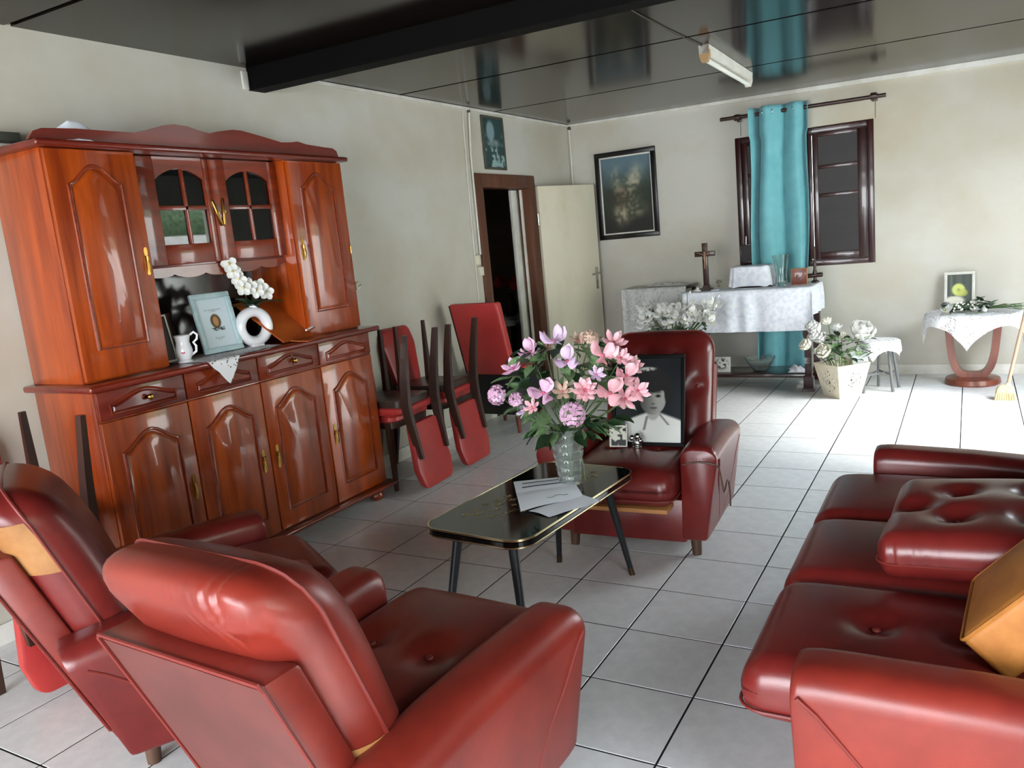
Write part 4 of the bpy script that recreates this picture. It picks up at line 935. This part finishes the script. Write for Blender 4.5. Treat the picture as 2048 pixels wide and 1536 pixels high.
# ------------------------------------------------------------------ stacked dining chairs
def dining_chair(label, m):
    r = thing('dining_chair', label, 'chair', m, 'red dining chairs stacked along the left wall')
    sp = rpoly([(-.18, -.19), (.18, -.19), (.19, .20), (-.19, .20)], .05, 5)
    obj('seat', loft(B(), [[(x*k, y*k, z) for x, y in sp] for k, z in ((.96, .425), (1, .432), (1.0, .455), (.95, .468), (.8, .474))]), VIN, r)
    obj('seat_frame', loft(B(), [[(x*k, y*k, z) for x, y in sp] for k, z in ((.92, .385), (.93, .386), (.93, .424))]), DARKW, r)
    for s in (-1, 1):
        obj('leg', loft(B(), [[(s*.165+a*k, .145+b*k+(.0), z) for a, b in ((-.018, -.014), (.018, -.014), (.018, .014), (-.018, .014))] for z, k in ((0, .62), (.40, 1.15), (.425, 1.15))]), DARKW, r)
        obj('back_post', loft(B(), [[(s*x+a*k, y+b*k, z) for a, b in ((-.0125, -.021), (.0125, -.021), (.0125, .021), (-.0125, .021))] for x, y, z, k in ((.17, -.255, 0, .8), (.165, -.222, .22, 1.1), (.16, -.205, .40, 1.35), (.155, -.215, .50, 1.2), (.145, -.258, .73, .85))]), DARKW, r)
    pp_ = rpoly([(-.142, .53), (.142, .53), (.185, .80), (.155, .915), (-.155, .915), (-.185, .80)], [.03, .03, .05, .05, .05, .05], 5)
    by = lambda z: -.185 - .19*(z-.5)
    bm = loft(B(), [[(x*k, by(.72+(z-.72)*k)+d, .72+(z-.72)*k) for x, z in pp_] for k, d in ((.94, -.024), (.99, -.02), (1, -.010), (1, .008), (.98, .018), (.9, .026))])
    obj('back_pad', bm, VIN, r)
    return r
UP = lambda x, y, a: TR(x, y, 0, a-PI/2)           # a: heading of the chair front
INV = lambda x, y, a, h=.948: TR(x, y, h, a-PI/2+PI, PI)
c0 = dining_chair('lower upright red chair of the stack beside the hutch', UP(-2.075, 1.66, 0))
dup(c0, INV(-1.975, 1.605, PI+RAD(4)), 'upside-down red chair on top of the stack beside the hutch')
dup(c0, UP(-2.075, 2.17, RAD(3)), 'lower upright red chair of the stack in the middle of the left wall')
dup(c0, INV(-1.985, 2.075, PI+RAD(3)), 'upside-down red chair on the stack in the middle of the left wall')
dup(c0, UP(-2.075, -.66, 0), 'lower upright red chair of the stack at the left edge behind the armchair')
dup(c0, INV(-1.96, -.645, PI-RAD(3)), 'upside-down red chair on the stack at the left edge behind the armchair')
# low red and black easy chair by the doorway
ec = thing('easy_chair', 'low chair with a tall red back and black skirted seat by the doorway', 'chair', TR(-2.03, 2.89, 0, RAD(-2)))
bm = B(); box(bm, -.195, .195, .0, .40, .14, .45, .012); obj('seat_box', bm, BLK, ec)
bm = B(); box(bm, -.205, .205, -.045, .03, .452, 1.0, .016, seg=3)
for v in bm.verts: v.co.y -= (v.co.z-.45)*.26
obj('backrest', bm, VIN, ec)
bm = B(); box(bm, -.212, -.204, -.04, .035, .46, .99, .003)
for v in bm.verts: v.co.y -= (v.co.z-.45)*.26
obj('side_welt', bm, BLK, ec)
obj('seat_pad', box(B(), -.19, .19, .045, .40, .45, .485, .015), VIN, ec)
for x in (-.165, .165):
    for y in (.03, .37): obj('leg', tube(B(), [(x*1.03, y, 0), (x, y, .15)], [.014, .022], 10), MAHO, ec)
# in the dim passage: small table, cloth and red flowers
pt = thing('passage_table', 'small table under a pale cloth seen in the dark passage', 'table', TR(-3.25, 5.25, 0))
bm = B(); box(bm, -.3, .3, -.35, .35, .60, .62); obj('top', bm, DARKW, pt)
for x in (-.26, .26):
    for y in (-.31, .31): obj('leg', box(B(), x-.02, x+.02, y-.02, y+.02, 0, .6), DARKW, pt)
def drape(bm, cl, tb, z, nu, nv, amp=.01, fr=40, disc=None, rot=0, c=(0, 0), out=.012, rnd_=.02):
    x0, x1, y0, y1 = cl
    def f(u, v):
        a, b = x0+(x1-x0)*u, y0+(y1-y0)*v
        if rot: a, b = a*cos(rot)-b*sin(rot), a*sin(rot)+b*cos(rot)
        if disc:
            d = hypot(a, b); k = min(1, disc/d) if d > 0 else 1; p, q = a*k, b*k; s = atan2(b, a)*disc*1.3
        else:
            p, q = max(tb[0], min(tb[1], a)), max(tb[2], min(tb[3], b)); s = (a if abs(b-q) > abs(a-p) else b)
        ox, oy = a-p, b-q; d = hypot(ox, oy)
        if d < 1e-6: return (a+c[0], b+c[1], z)
        w_ = out + amp*min(1, d/.12)*sin(fr*s+2*sin(fr*.37*s)) + amp*.5*min(1, d/.2)
        k = min(d, rnd_); return (p+ox/d*(w_*min(1, d/rnd_))+c[0], q+oy/d*(w_*min(1, d/rnd_))+c[1], z - (d - .5*k))
    return sheet(bm, f, nu, nv)
top('passage_cloth', drape(B(), (-.36, .36, -.42, .42), (-.305, .305, -.355, .355), .623, 24, 24, c=(-3.25, 5.25)), CLOTH, (-3.25, 5.25, .622), 'pale cloth over the small table in the dark passage', 'cloth')
vf = thing('flower_vase', 'dark vase of red flowers on the table in the passage', 'vase', TR(-3.2, 5.3, .624))
obj('body', lathe(B(), [(0, 0), (.05, 0), (.07, .1), (.04, .2), (.05, .24), (0, .2)], 16), DARKW, vf)
for k in range(9):
    a = k*2.4; r_ = .05+.012*k; obj('red_bloom', ball(B(), (r_*cos(a), r_*sin(a), .32+.02*(k % 5)), .045, 8), REDF, vf)

# ------------------------------------------------------------------ altar table and the things on it
AZ = .838
al = thing('altar_table', 'dark heavy-legged table against the back wall under a white cloth', 'table', TR(-.56, 4.78, 0))
def ap(nm, bm, mt, par=None): return obj(nm, bm, mt, par or al, True)
ap('top', box(B(), -1.045, -.02, 4.50, 5.0, AZ-.035, AZ, .004), SHUT)
for x in (-1.0, -.06):
    for y in (4.53, 4.95):
        bm = B(); P = [(.05, 0), (.05, .012), (.038, .03), (.036, .11), (.026, .125), (.024, .42), (.032, .46), (.032, AZ-.036)]
        loft(bm, [[(x+a*r, y+b*r, z) for a, b in ((-1, -1), (1, -1), (1, 1), (-1, 1))] for r, z in P]); ap('leg', bm, SHUT)
ap('lower_shelf', box(B(), -.99, -.06, 4.56, 4.94, .10, .128, .004), SHUT)
ap('apron', box(B(), -.99, -.07, 4.525, 4.545, .70, AZ-.036), SHUT)
top('altar_cloth', drape(B(), (-.53, .78, -.64, .27), (-.492, .542, -.285, .225), AZ+.004, 90, 70, amp=.009, fr=26, c=(-.56, 4.78), out=.008), CLOTH, (-.56, 4.78, AZ), 'white cloth draped over the altar table with a corner hanging at its right', 'tablecloth', ang=80)
st = thing('side_table', 'low wide side table hidden under sheer lace left of the altar', 'table', TR(-1.415, 4.98, 0))
obj('top', box(B(), -.30, .30, -.18, .18, .85, .875, .004), SHUT, st)
for x in (-.27, .27):
    for y in (-.15, .15): obj('leg', box(B(), x-.018, x+.018, y-.018, y+.018, 0, .85, .003), SHUT, st)
top('sheer_lace_cloth', drape(B(), (-.36, .30, -.62, .19), (-.305, .305, -.185, .185), .879, 70, 60, amp=.008, fr=30, c=(-1.415, 4.98), out=.01), SHEER, (-1.415, 4.98, .875), 'sheer white lace cloth over the side table left of the altar', 'tablecloth', ang=80)
bm = B(); sheet(bm, lambda u, v: (-1.52+.38*u+.02*sin(9*v), 4.86+.16*v, .884+.022*sin(PI*u)**.5*sin(PI*v)*(1+.5*sin(23*u+5*v))), 30, 10); top('bunched_lace', bm, SHEER, (-1.33, 4.92, .882), 'bunched strip of lace lying along the side table top', 'cloth', ang=60)
# crucifix
cx = thing('standing_crucifix', 'dark wooden crucifix standing at the left end of the altar', 'crucifix', TR(-.885, 4.63, AZ+.005))
obj('base', prism(B(), [(-.05, 0), (.05, 0), (.045, .02), (.025, .025), (.022, .045), (-.022, .045), (-.025, .025), (-.045, .02)], 'y', -.035, .035), DARKW, cx)
obj('upright', box(B(), -.0215, .0215, -.012, .012, .04, .40, .002), DARKW, cx); obj('crossbar', box(B(), -.086, .086, -.0125, .0115, .288, .332, .002), DARKW, cx)
obj('title_plate', box(B(), -.014, .014, -.015, -.012, .352, .372, .001), LEGW, cx)
bm = B(); y = -.022
tube(bm, [(0, y, .312), (.002, y-.003, .30), (0, y-.004, .275), (.004, y-.002, .25), (.002, y-.006, .225), (-.002, y-.001, .185)], [.005, .009, .0085, .0065, .006, .003], 8)
tube(bm, [(-.06, y+.004, .322), (-.03, y, .312), (0, y, .302), (.03, y, .312), (.06, y+.004, .322)], [.0025, .0035, .005, .0035, .0025], 8); ball(bm, (.003, y-.004, .321), .009, 10)
obj('corpus', bm, mat('corpus_bronze', (150, 112, 84), .4), cx)
bm = B(); lathe(bm, [(0, 0), (.028, 0), (.034, .012), (.03, .012), (.022, .004), (0, .003)], 18, TR(-.955, 4.60, AZ+.005)); top('white_saucer', bm, PORC, (-.955, 4.60, AZ+.005), 'small white saucer left of the crucifix foot', 'saucer')
bm = B(); lathe(bm, [(0, 0), (.012, 0), (.012, .028), (0, .03)], 12, TR(-.955, 4.60, AZ+.009)); top('candle_stub', bm, CREAMP, (-.955, 4.60, AZ+.009), 'candle stub in the white saucer beside the crucifix', 'candle')
bm = B(); box(bm, -.835, -.77, 4.575, 4.61, AZ+.005, AZ+.012, .002); top('white_booklet', bm, PAPER, (-.80, 4.59, AZ+.005), 'small white booklet right of the crucifix foot', 'booklet')
def dried(u, v): return mixc((150, 146, 128), (70, 70, 62), ell(u, v, .22, .5, .2, .3, .5)*ss(.3, .6, vnoise(u*12, v*10)))
cr_ = thing('greeting_card', 'beige card with a dark sprig leaning beside the white covered box', 'card', TR(-.775, 4.74, AZ+.006, 0, RAD(80)))
obj('card', box(B(), -.065, .065, 0, .09, -.002, 0), PAPER, cr_); printed('card_front', .128, .088, 30, 22, dried, cr_, TR(0, .045, .0006))
# box covered with a white cloth
bx2 = thing('covered_box', 'box under a white embroidered cloth on the altar', 'box', TR(-.54, 4.80, AZ+.005))
obj('box', box(B(), -.155, .155, -.10, .10, 0, .165, .02), DARKW, bx2)
bm = B()
def cb(u, v):
    a = 2*PI*u; sx2, sy2 = .178, .122; n_ = 5
    ex = lambda c, s: (abs(c)**(2/n_))*(1 if c > 0 else -1)
    if v < .35: k = v/.35*.93; return (sx2*k*ex(cos(a), 0), sy2*k*ex(sin(a), 0), .176+.004*sin(6*a)*k)
    t = (v-.35)/.65; k = .93 + .12*t + .035*t*sin(9*a+2*sin(3*a)); return (sx2*k*ex(cos(a), 0), sy2*k*ex(sin(a), 0), .174*(1-t)**.85+.002+.006*t*(1+sin(7*a)))
sheet(bm, cb, 72, 24); obj('cloth_cover', bm, CLOTH, bx2, ang=70)
# glass vase
bm = B(); n_ = 6; secs = []
for r, z in ((.052, 0), (.048, .02), (.043, .08), (.048, .16), (.066, .25), (.0625, .25), (.044, .16), (.038, .08), (.040, .025)):
    secs.append([(-.285+r*(1+.05*cos(6*q))*cos(q), 4.72+r*(1+.05*cos(6*q))*sin(q), AZ+.006+z) for q in [2*PI*k/36 for k in range(36)]])
loft(bm, secs); top('glass_vase', bm, GLASS, (-.285, 4.72, AZ+.006), 'clear flared glass vase on the altar before the curtain', 'vase', ang=60)
# brown plaque block
pl = thing('wooden_plaque', 'square brown wooden block with a thin carved slash on the altar', 'plaque', TR(-.145, 4.72, AZ+.006, RAD(6)))
obj('block', box(B(), -.064, .064, -.02, .02, 0, .132, .003), PALEW, pl); obj('face', box(B(), -.06, .06, -.0215, -.0195, .004, .128, .001), MAHO, pl)
bm = B(); box(bm, -.02, -.013, -.024, -.0215, .05, .085); tube(bm, [(0, -.022, .045), (.035, -.022, .085)], .002, 6); obj('carving', bm, LEGW, pl)
# dark carved stand with crossbar
cs = thing('carved_cross_stand', 'dark turned wooden stand with a low crossbar at the right end of the altar', 'stand', TR(-.045, 4.86, AZ+.006))
obj('turned_post', lathe(B(), [(0, 0), (.028, 0), (.03, .012), (.014, .02), (.012, .05), (.02, .075), (.014, .095), (.01, .12), (.018, .15), (.01, .17), (.009, .26), (.004, .29), (0, .3)], 14), DARKW, cs)
obj('crossbar', tube(B(), [(-.06, 0, .055), (-.056, 0, .055), (.056, 0, .06), (.062, 0, .06)], [.012, .019, .019, .012], 10), DARKW, cs)
obj('silver_bead', ball(B(), (-.012, -.014, .19), .010, 8), CHROME, cs)
sfm = thing('hanging_frame', 'small dark square frame hung at the left edge of the shuttered window', 'frame', TR(-.679, YB-.004, 1.105, 0, PI/2))
obj('frame', frame_bm(.11, .165, .012, .02, .002), DARKW, sfm); obj('dark_panel', box(B(), -.045, .045, -.072, .072, 0, .008), SHUTP, sfm)
obj('hanging_wire', tube(B(), [(0, .08, .006), (.002, .15, .002)], .0018, 5), CHROME, sfm)
# under the altar
def sprig(u, v): return mixc((214, 212, 204), (40, 40, 38), ell(u, v, .42, .55, .36, .34, .5)*ss(.48, .6, vnoise(u*9, v*8)))
sc2 = thing('printed_card', 'white card with a black flower sprig on the shelf under the altar', 'card', TR(-.79, 4.66, .129, RAD(3), RAD(78)))
obj('card', box(B(), -.066, .066, 0, .13, -.002, 0), PAPER, sc2); printed('card_front', .13, .128, 34, 32, sprig, sc2, TR(0, .065, .0006))
bm = B(); secs = []
for r, z in ((.045, 0), (.06, .012), (.10, .06), (.125, .11), (.121, .112), (.095, .063), (.05, .02)):
    secs.append([(-.49+r*(1+.035*cos(12*q))*cos(q), 4.74+r*(1+.035*cos(12*q))*sin(q), .1295+z+.008*(z > .1)*cos(12*q)) for q in [2*PI*k/48 for k in range(48)]])
loft(bm, secs); top('cut_glass_bowl', bm, CRYST, (-.49, 4.74, .129), 'scalloped cut glass bowl on the shelf under the altar', 'bowl', ang=50)
bm = sheet(B(), lambda u, v: (-.24+.13*u+.01*sin(8*v), 4.62+.15*v, .131+.034*sin(PI*u)*sin(PI*v)*(1+.5*sin(13*u+7*v))+.02*(1-u)*(v > .02)*sin(PI*v)), 14, 14); top('crumpled_cloth', bm, CLOTH, (-.18, 4.70, .129), 'crumpled white cloth at the right of the altar shelf', 'cloth', ang=60)
# white lilies behind the far armchair
lp_ = thing('flower_pot', 'dark tall flower pot hidden behind the far armchair', 'pot', TR(-.95, 3.95, 0))
obj('pot', lathe(B(), [(0, 0), (.10, 0), (.12, .15), (.10, .42), (.12, .46), (.105, .46), (.09, .40), (0, .38)], 20), DARKW, lp_)
ly = thing('white_lilies', 'spray of white artificial lilies rising behind the far armchair', 'flowers', TR(-.95, 3.95, .39))
LP = petal_mesh('petal', .078, .05, .5, -.15, WHITEP, .5, 4, .3); LP2 = petal_mesh('petal', .066, .044, .5, -.1, WHITEP, .5, 4, .3)
LLD = leaf_mesh('leaf', .10, .032, .4, LEAFD); BUD = mesh('bud', ball(B(), (0, 0, .012), .014, 8, (.8, .8, 1.5)), WHITEP, 80)
for i in range(84):
    x, y, z = rnd.uniform(-.27, .30), rnd.uniform(-.1, .12), rnd.uniform(.25, .40)
    if i < 16: x, z = -.28+.58*i/15, .27 + .12*rnd.random()
    d = Vector((x*1.2+rnd.uniform(-.3, .3), -.8, rnd.uniform(.1, .8))).normalized()
    obj('stem', tube(B(), [(x*.15, y*.2, .0), (x*.5, y*.6, z*.6), (x, y, z)], .003, 5), STEM, ly)
    bloom(ly, gz(d, (x, y, z), rnd.uniform(0, 6)) @ Matrix.Scale(rnd.uniform(.75, 1.05), 4), YCORE, .006, [(LP if i % 3 else LP2, 3, .25, 0, 1), (LP2, 3, .6, .003, .95)])
for k in range(40): inst('leaf', LLD, ly, TR(rnd.uniform(-.24, .26), rnd.uniform(-.1, .08), rnd.uniform(.14, .32), rnd.uniform(0, 6.3), 0, -rnd.uniform(.1, 1.0)) @ Matrix.Scale(rnd.uniform(.6, 1.1), 4))
for x0, x1, z1 in ((.10, .115, .50), (.27, .335, .46), (.09, .06, .45), (-.24, -.33, .31)):
    obj('stem', tube(B(), [(.02, 0, .05), (x0, -.02, .26), (x1, -.03, z1)], .0025, 5), STEM, ly)
    for k in range(6):
        t = k/5; inst('bud', BUD, ly, TR(x0+(x1-x0)*t + (.018 if k % 2 else -.018), -.03, .27+(z1-.27)*t, 0, 0, .6 if k % 2 else -.6) @ Matrix.Scale(1.15-.5*t, 4))
# ivory planter with cream roses
pk = thing('flower_planter', 'ivory square tapered planter with cut-out pattern on the tiles', 'planter', TR(.212, 4.345, 0, RAD(-45)))
bm = B(); h0, h1, zt = .094, .145, .262; w_ = .008
def sq(h, z): return [(-h, -h, z), (h, -h, z), (h, h, z), (-h, h, z)]
loft(bm, [sq(h0, 0), sq(h1, zt), sq(h1-w_, zt), sq(h0-w_, .03)]); obj('planter_body', bm, BASK, pk, ang=25)
r_ = random.Random(4)
for face in range(2):
    bm = B(); mm = Matrix.Rotation((0, PI/2)[face], 4, 'Z')
    for i in range(30):
        a = r_.uniform(0, 2*PI); rr_ = (.015, .035, .055, .07)[i % 4]; u, z = rr_*cos(a), .13 + rr_*1.15*sin(a)
        y = -(h0 + (h1-h0)*z/zt) - .0006; t = a + PI/2*(i % 2); s_ = r_.uniform(.006, .012)
        P = [(u+s_*cos(q)*cos(t)-.35*s_*sin(q)*sin(t), z+s_*cos(q)*sin(t)+.35*s_*sin(q)*cos(t)) for q in [2*PI*k/8 for k in range(8)]]
        bm.faces.new([bm.verts.new(mm @ Vector((p, -(h0+(h1-h0)*q/zt)-.0008, q))) for p, q in P])
    obj('cutout_pattern', bm, DGREY, pk)
rs = thing('rose_bunch', 'bunch of cream and white artificial roses in the ivory planter', 'flowers', TR(.212, 4.345, .06))
o2 = MW[rs].translation; RS = 1.7
RP = petal_mesh('petal', .036, .042, .9, .25, CREAMP, .6, 5, .5); RW = petal_mesh('petal', .036, .042, .9, .25, WHITEP, .6, 5, .5)
for x, z, y, s, wt in ((.035, .505, 4.38, 1.05, 1), (.105, .555, 4.44, .8, 0), (-.025, .395, 4.32, 1.0, 0), (.11, .355, 4.24, 1.15, 0), (.075, .44, 4.34, 1.0, 1), (.35, .47, 4.36, 1.7, 1), (.03, .455, 4.36, 1.0, 1), (.17, .50, 4.46, .8, 1), (.20, .44, 4.47, .7, 0), (.0, .53, 4.40, .9, 1)):
    q = Vector((x, y, z)) - o2; d = (q*Vector((1, 1, .6)) + Vector((0, -.22, .06))).normalized()
    obj('stem', tube(B(), [(q.x*.15, q.y*.15, .0), (q.x*.45, q.y*.4, .2), tuple(q - d*.01)], .003, 5), STEM, rs)
    me = RW if wt else RP
    bloom(rs, gz(d, q, rnd.uniform(0, 6)) @ Matrix.Scale(s*RS, 4), CREAMP if not wt else WHITEP, .010, [(me, 6, .15, -.008, 1.15), (me, 6, .55, -.002, 1.0), (me, 5, .95, .002, .8), (me, 4, 1.25, .004, .6)])
RL = leaf_mesh('leaf', .085, .045, .35, LEAF); RL2 = leaf_mesh('leaf', .075, .04, .3, LEAFD)
for k in range(84):
    a = rnd.uniform(0, 2*PI); r_ = rnd.uniform(.02, .16); inst('leaf', RL if k % 3 else RL2, rs, TR(r_*cos(a)+.03, r_*sin(a)-.02, rnd.uniform(.22, .41), a+rnd.uniform(-.5, .5), 0, rnd.uniform(-.9, .2)) @ Matrix.Scale(rnd.uniform(.7, 1.2), 4))
top('plastic_wrap', sheet(B(), lambda u, v: (.30+.10*u-.02*v, 4.30+.10*u, .23+.13*v+.015*sin(7*u+4*v)), 8, 8), mat('clear_wrap', (225, 232, 234), .1, alpha=.35), (.33, 4.33, .23), 'clear plastic wrap sticking out of the ivory planter', 'wrap')
# stool with a lace cover
so_ = thing('metal_stool', 'grey metal stool under a small lace cloth by the back wall', 'stool', TR(.465, 4.565, 0))
obj('seat', lathe(B(), [(0, .375), (.12, .375), (.125, .385), (.12, .395), (0, .397)], 24), GREYP, so_)
ft = [(-.113, -.123), (-.03, .15), (.09, -.056), (.12, .12)]
for x, y in ft: obj('leg', tube(B(), [(x*.62, y*.62, .376), (x, y, 0)], .0115, 8), GREYP, so_)
k_ = .82; obj('stretcher', tube(B(), [(x*k_, y*k_, .135) for x, y in (ft[0], ft[1], ft[2])], .008, 8), GREYP, so_); obj('stretcher', tube(B(), [(x*k_, y*k_, .135) for x, y in (ft[2], ft[3], ft[0])], .008, 8), GREYP, so_)
top('stool_lace', drape(B(), (-.21, .21, -.21, .21), None, .401, 44, 44, amp=.012, fr=34, disc=.128, rot=.5, c=(.465, 4.565)), LACE, (.465, 4.565, .4), 'small white lace cloth over the grey metal stool', 'cloth', ang=80)
# round table with U-shaped pedestal
rt = thing('round_table', 'round table on a curved U-shaped wooden pedestal by the back wall', 'table', TR(1.086, 4.87, 0))
RZ = .552
obj('top', lathe(B(), [(0, RZ-.028), (.30, RZ-.028), (.315, RZ-.014), (.30, RZ), (0, RZ)], 40), MAHO, rt)
obj('base_disc', lathe(B(), [(0, 0), (.185, 0), (.192, .012), (.185, .045), (.17, .05), (0, .05)], 40), MAHO, rt)
bm = B(); secs = []
for k in range(33):
    t = k/32; a = PI + PI*t; n_ = 3.2; c_, s_ = cos(a), sin(a)
    xx = .155*(abs(c_)**(2/n_))*(1 if c_ > 0 else -1); zz = .40*(1-abs(s_)**(2/n_)) if True else 0
    xx *= 1 + .28*max(0, (zz-.15)/.4)**2
    zz = .062 + zz*1.14
    secs.append((xx, zz))
for k, (x, z) in enumerate(secs):
    p, q = secs[max(0, k-1)], secs[min(32, k+1)]; d = Vector((q[0]-p[0], q[1]-p[1])).normalized(); nn = Vector((-d.y, d.x)); w_ = .032
    secs[k] = (x, z) if False else [(x, z, nn)][0]
bm = loft(B(), [[(x+nn.x*a, b, z+nn.y*a) for a, b in ((-.026, -.04), (.026, -.04), (.026, .04), (-.026, .04))] for x, z, nn in secs]); obj('u_pedestal', bm, MAHO, rt, ang=60)
obj('crosspiece', box(B(), -.10, .10, -.035, .035, .048, .062, .004), MAHO, rt)
top('round_table_lace', drape(B(), (-.41, .41, -.41, .41), None, RZ+.004, 72, 72, amp=.010, fr=22, disc=.317, rot=PI/4-.12, c=(1.086, 4.87)), LACE, (1.086, 4.87, RZ), 'square white lace cloth over the round table with a point hanging in front', 'tablecloth', ang=80)
def rosep(u, v):
    c = mixc((84, 92, 82), (60, 66, 62), vnoise(u*9, 3)); c = mixc(c, (120, 126, 112), ell(u, v, .18, .6, .05, .5, .5)*.5)
    c = mixc(c, (206, 214, 120), ell(u, v, .46, .50, .26, .2, .2)); c = mixc(c, (186, 190, 90), ell(u, v, .62, .40, .2, .12, .3)*.8); c = mixc(c, (120, 130, 78), ell(u, v, .46, .5, .07, .05, .5)*.5)
    if v < .30: c = mixc(c, (226, 224, 206), ell(u, v, .3, .14, .4, .16, .3))
    return c
fp = thing('flower_picture', 'white framed picture of a yellow rose leaning on the wall above the round table', 'picture', TR(.992, 5.115, RZ+.008, RAD(-2), RAD(90-12)))
obj('frame', frame_bm(.215, .285, .022, .014, .003), WHITE, fp, local=TR(0, .142, 0)); obj('backing', box(B(), -.10, .10, -.135, .135, -.003, .003), WHITE, fp, local=TR(0, .142, 0)); printed('picture', .175, .245, 40, 54, rosep, fp, TR(0, .142, .005))
gl = thing('glass_globe', 'small clear glass globe on the left of the round table', 'globe', TR(.91, 4.70, RZ+.006))
obj('globe', ball(B(), (0, 0, .058), .042, 24), GLASS, gl, ang=80); obj('foot', lathe(B(), [(0, 0), (.034, 0), (.036, .008), (.022, .016), (0, .018)], 20), CHROME, gl)
gr = thing('greenery_spray', 'grey-green artificial foliage spray lying across the round table', 'foliage', TR(1.09, 4.82, RZ+.01))
GL_ = leaf_mesh('leaf', .055, .026, .3, mat('sage_leaf', (96, 116, 92), .6, c2=(62, 84, 60), nsc=18, rand=.25)); GD = leaf_mesh('leaf', .05, .024, .3, LEAFD)
for k in range(90):
    x = rnd.uniform(-.15, .13); h = .085*(1-abs(x-.03)/.2)*rnd.random(); inst('leaf', GL_ if rnd.random() < .55 or x < 0 else GD, gr, TR(x, rnd.uniform(-.08, .08), .008+h, rnd.uniform(0, 6.3), 0, rnd.uniform(-.8, .1)) @ Matrix.Scale(rnd.uniform(.9, 1.5), 4))
for k in range(12): obj('twig', tube(B(), [(.08, -.02+.005*k, .02), (.2, -.09+.014*k, .035+.01*sin(k*2)), (.30+.012*(k % 3), -.14+.022*k, .018+.02*(k % 2))], .0022, 5), STEM, gr)
BB = mesh('berry', ball(B(), (0, 0, 0), .008, 6), CREAMP, 80)
for k in range(26): inst('berry', BB, gr, TR(rnd.uniform(-.14, .02), rnd.uniform(-.1, .02), rnd.uniform(.02, .075)))
wr_ = thing('white_rose', 'single white artificial rose lying at the front of the round table', 'flower', TR(1.165, 4.66, RZ+.02))
bloom(wr_, gz((-.2, -.6, .6), (0, 0, .012)) @ Matrix.Scale(.55, 4), WHITEP, .012, [(RW, 6, .2, -.006, 1.1), (RW, 5, .7, 0, .9), (RW, 4, 1.2, .003, .6)])
obj('stem', tube(B(), [(0, .01, 0), (-.06, .0, -.005), (-.13, -.01, -.008)], .003, 5), STEM, wr_)
# broom leaning in the corner
br = thing('broom', 'yellow-bristled broom with a wooden handle leaning at the right', 'broom', TR(1.285, 4.29, 0))
tip = Vector((.245, .42, 1.16)); a = Vector((.01, .015, .075)); d = (tip-a).normalized()
obj('handle', tube(B(), [a, tip], .0125, 10), BROOMW, br); obj('collar', tube(B(), [a-d*.005, a+d*.035], .018, 10), IVORY, br)
bm = B(); 
for z, hx_, hy_2 in ((.004, .062, .034), (.03, .06, .032), (.07, .05, .026), (.095, .036, .02)): pass
secs = [rpoly([(-x, -y), (x, -y), (x, y), (-x, y)], .014, 4) for x, y in ((.064, .036), (.062, .034), (.054, .028), (.034, .02))]
bm = loft(B(), [[(p+.0*z, q, z+.004*sin(p*200)*(z < .02)) for p, q in s] for s, z in zip(secs, (.005, .035, .078, .10))]); obj('bristle_block', bm, STRAW, br, ang=60)
for k in range(26):
    x, y = -.058+.0047*k, -.032 + .016*(k % 3); obj('bristle_tuft', tube(B(), [(x*.9, y, .05), (x*1.05, y*1.1-.004, .0)], [.006, .008], 5), STRAW, br)
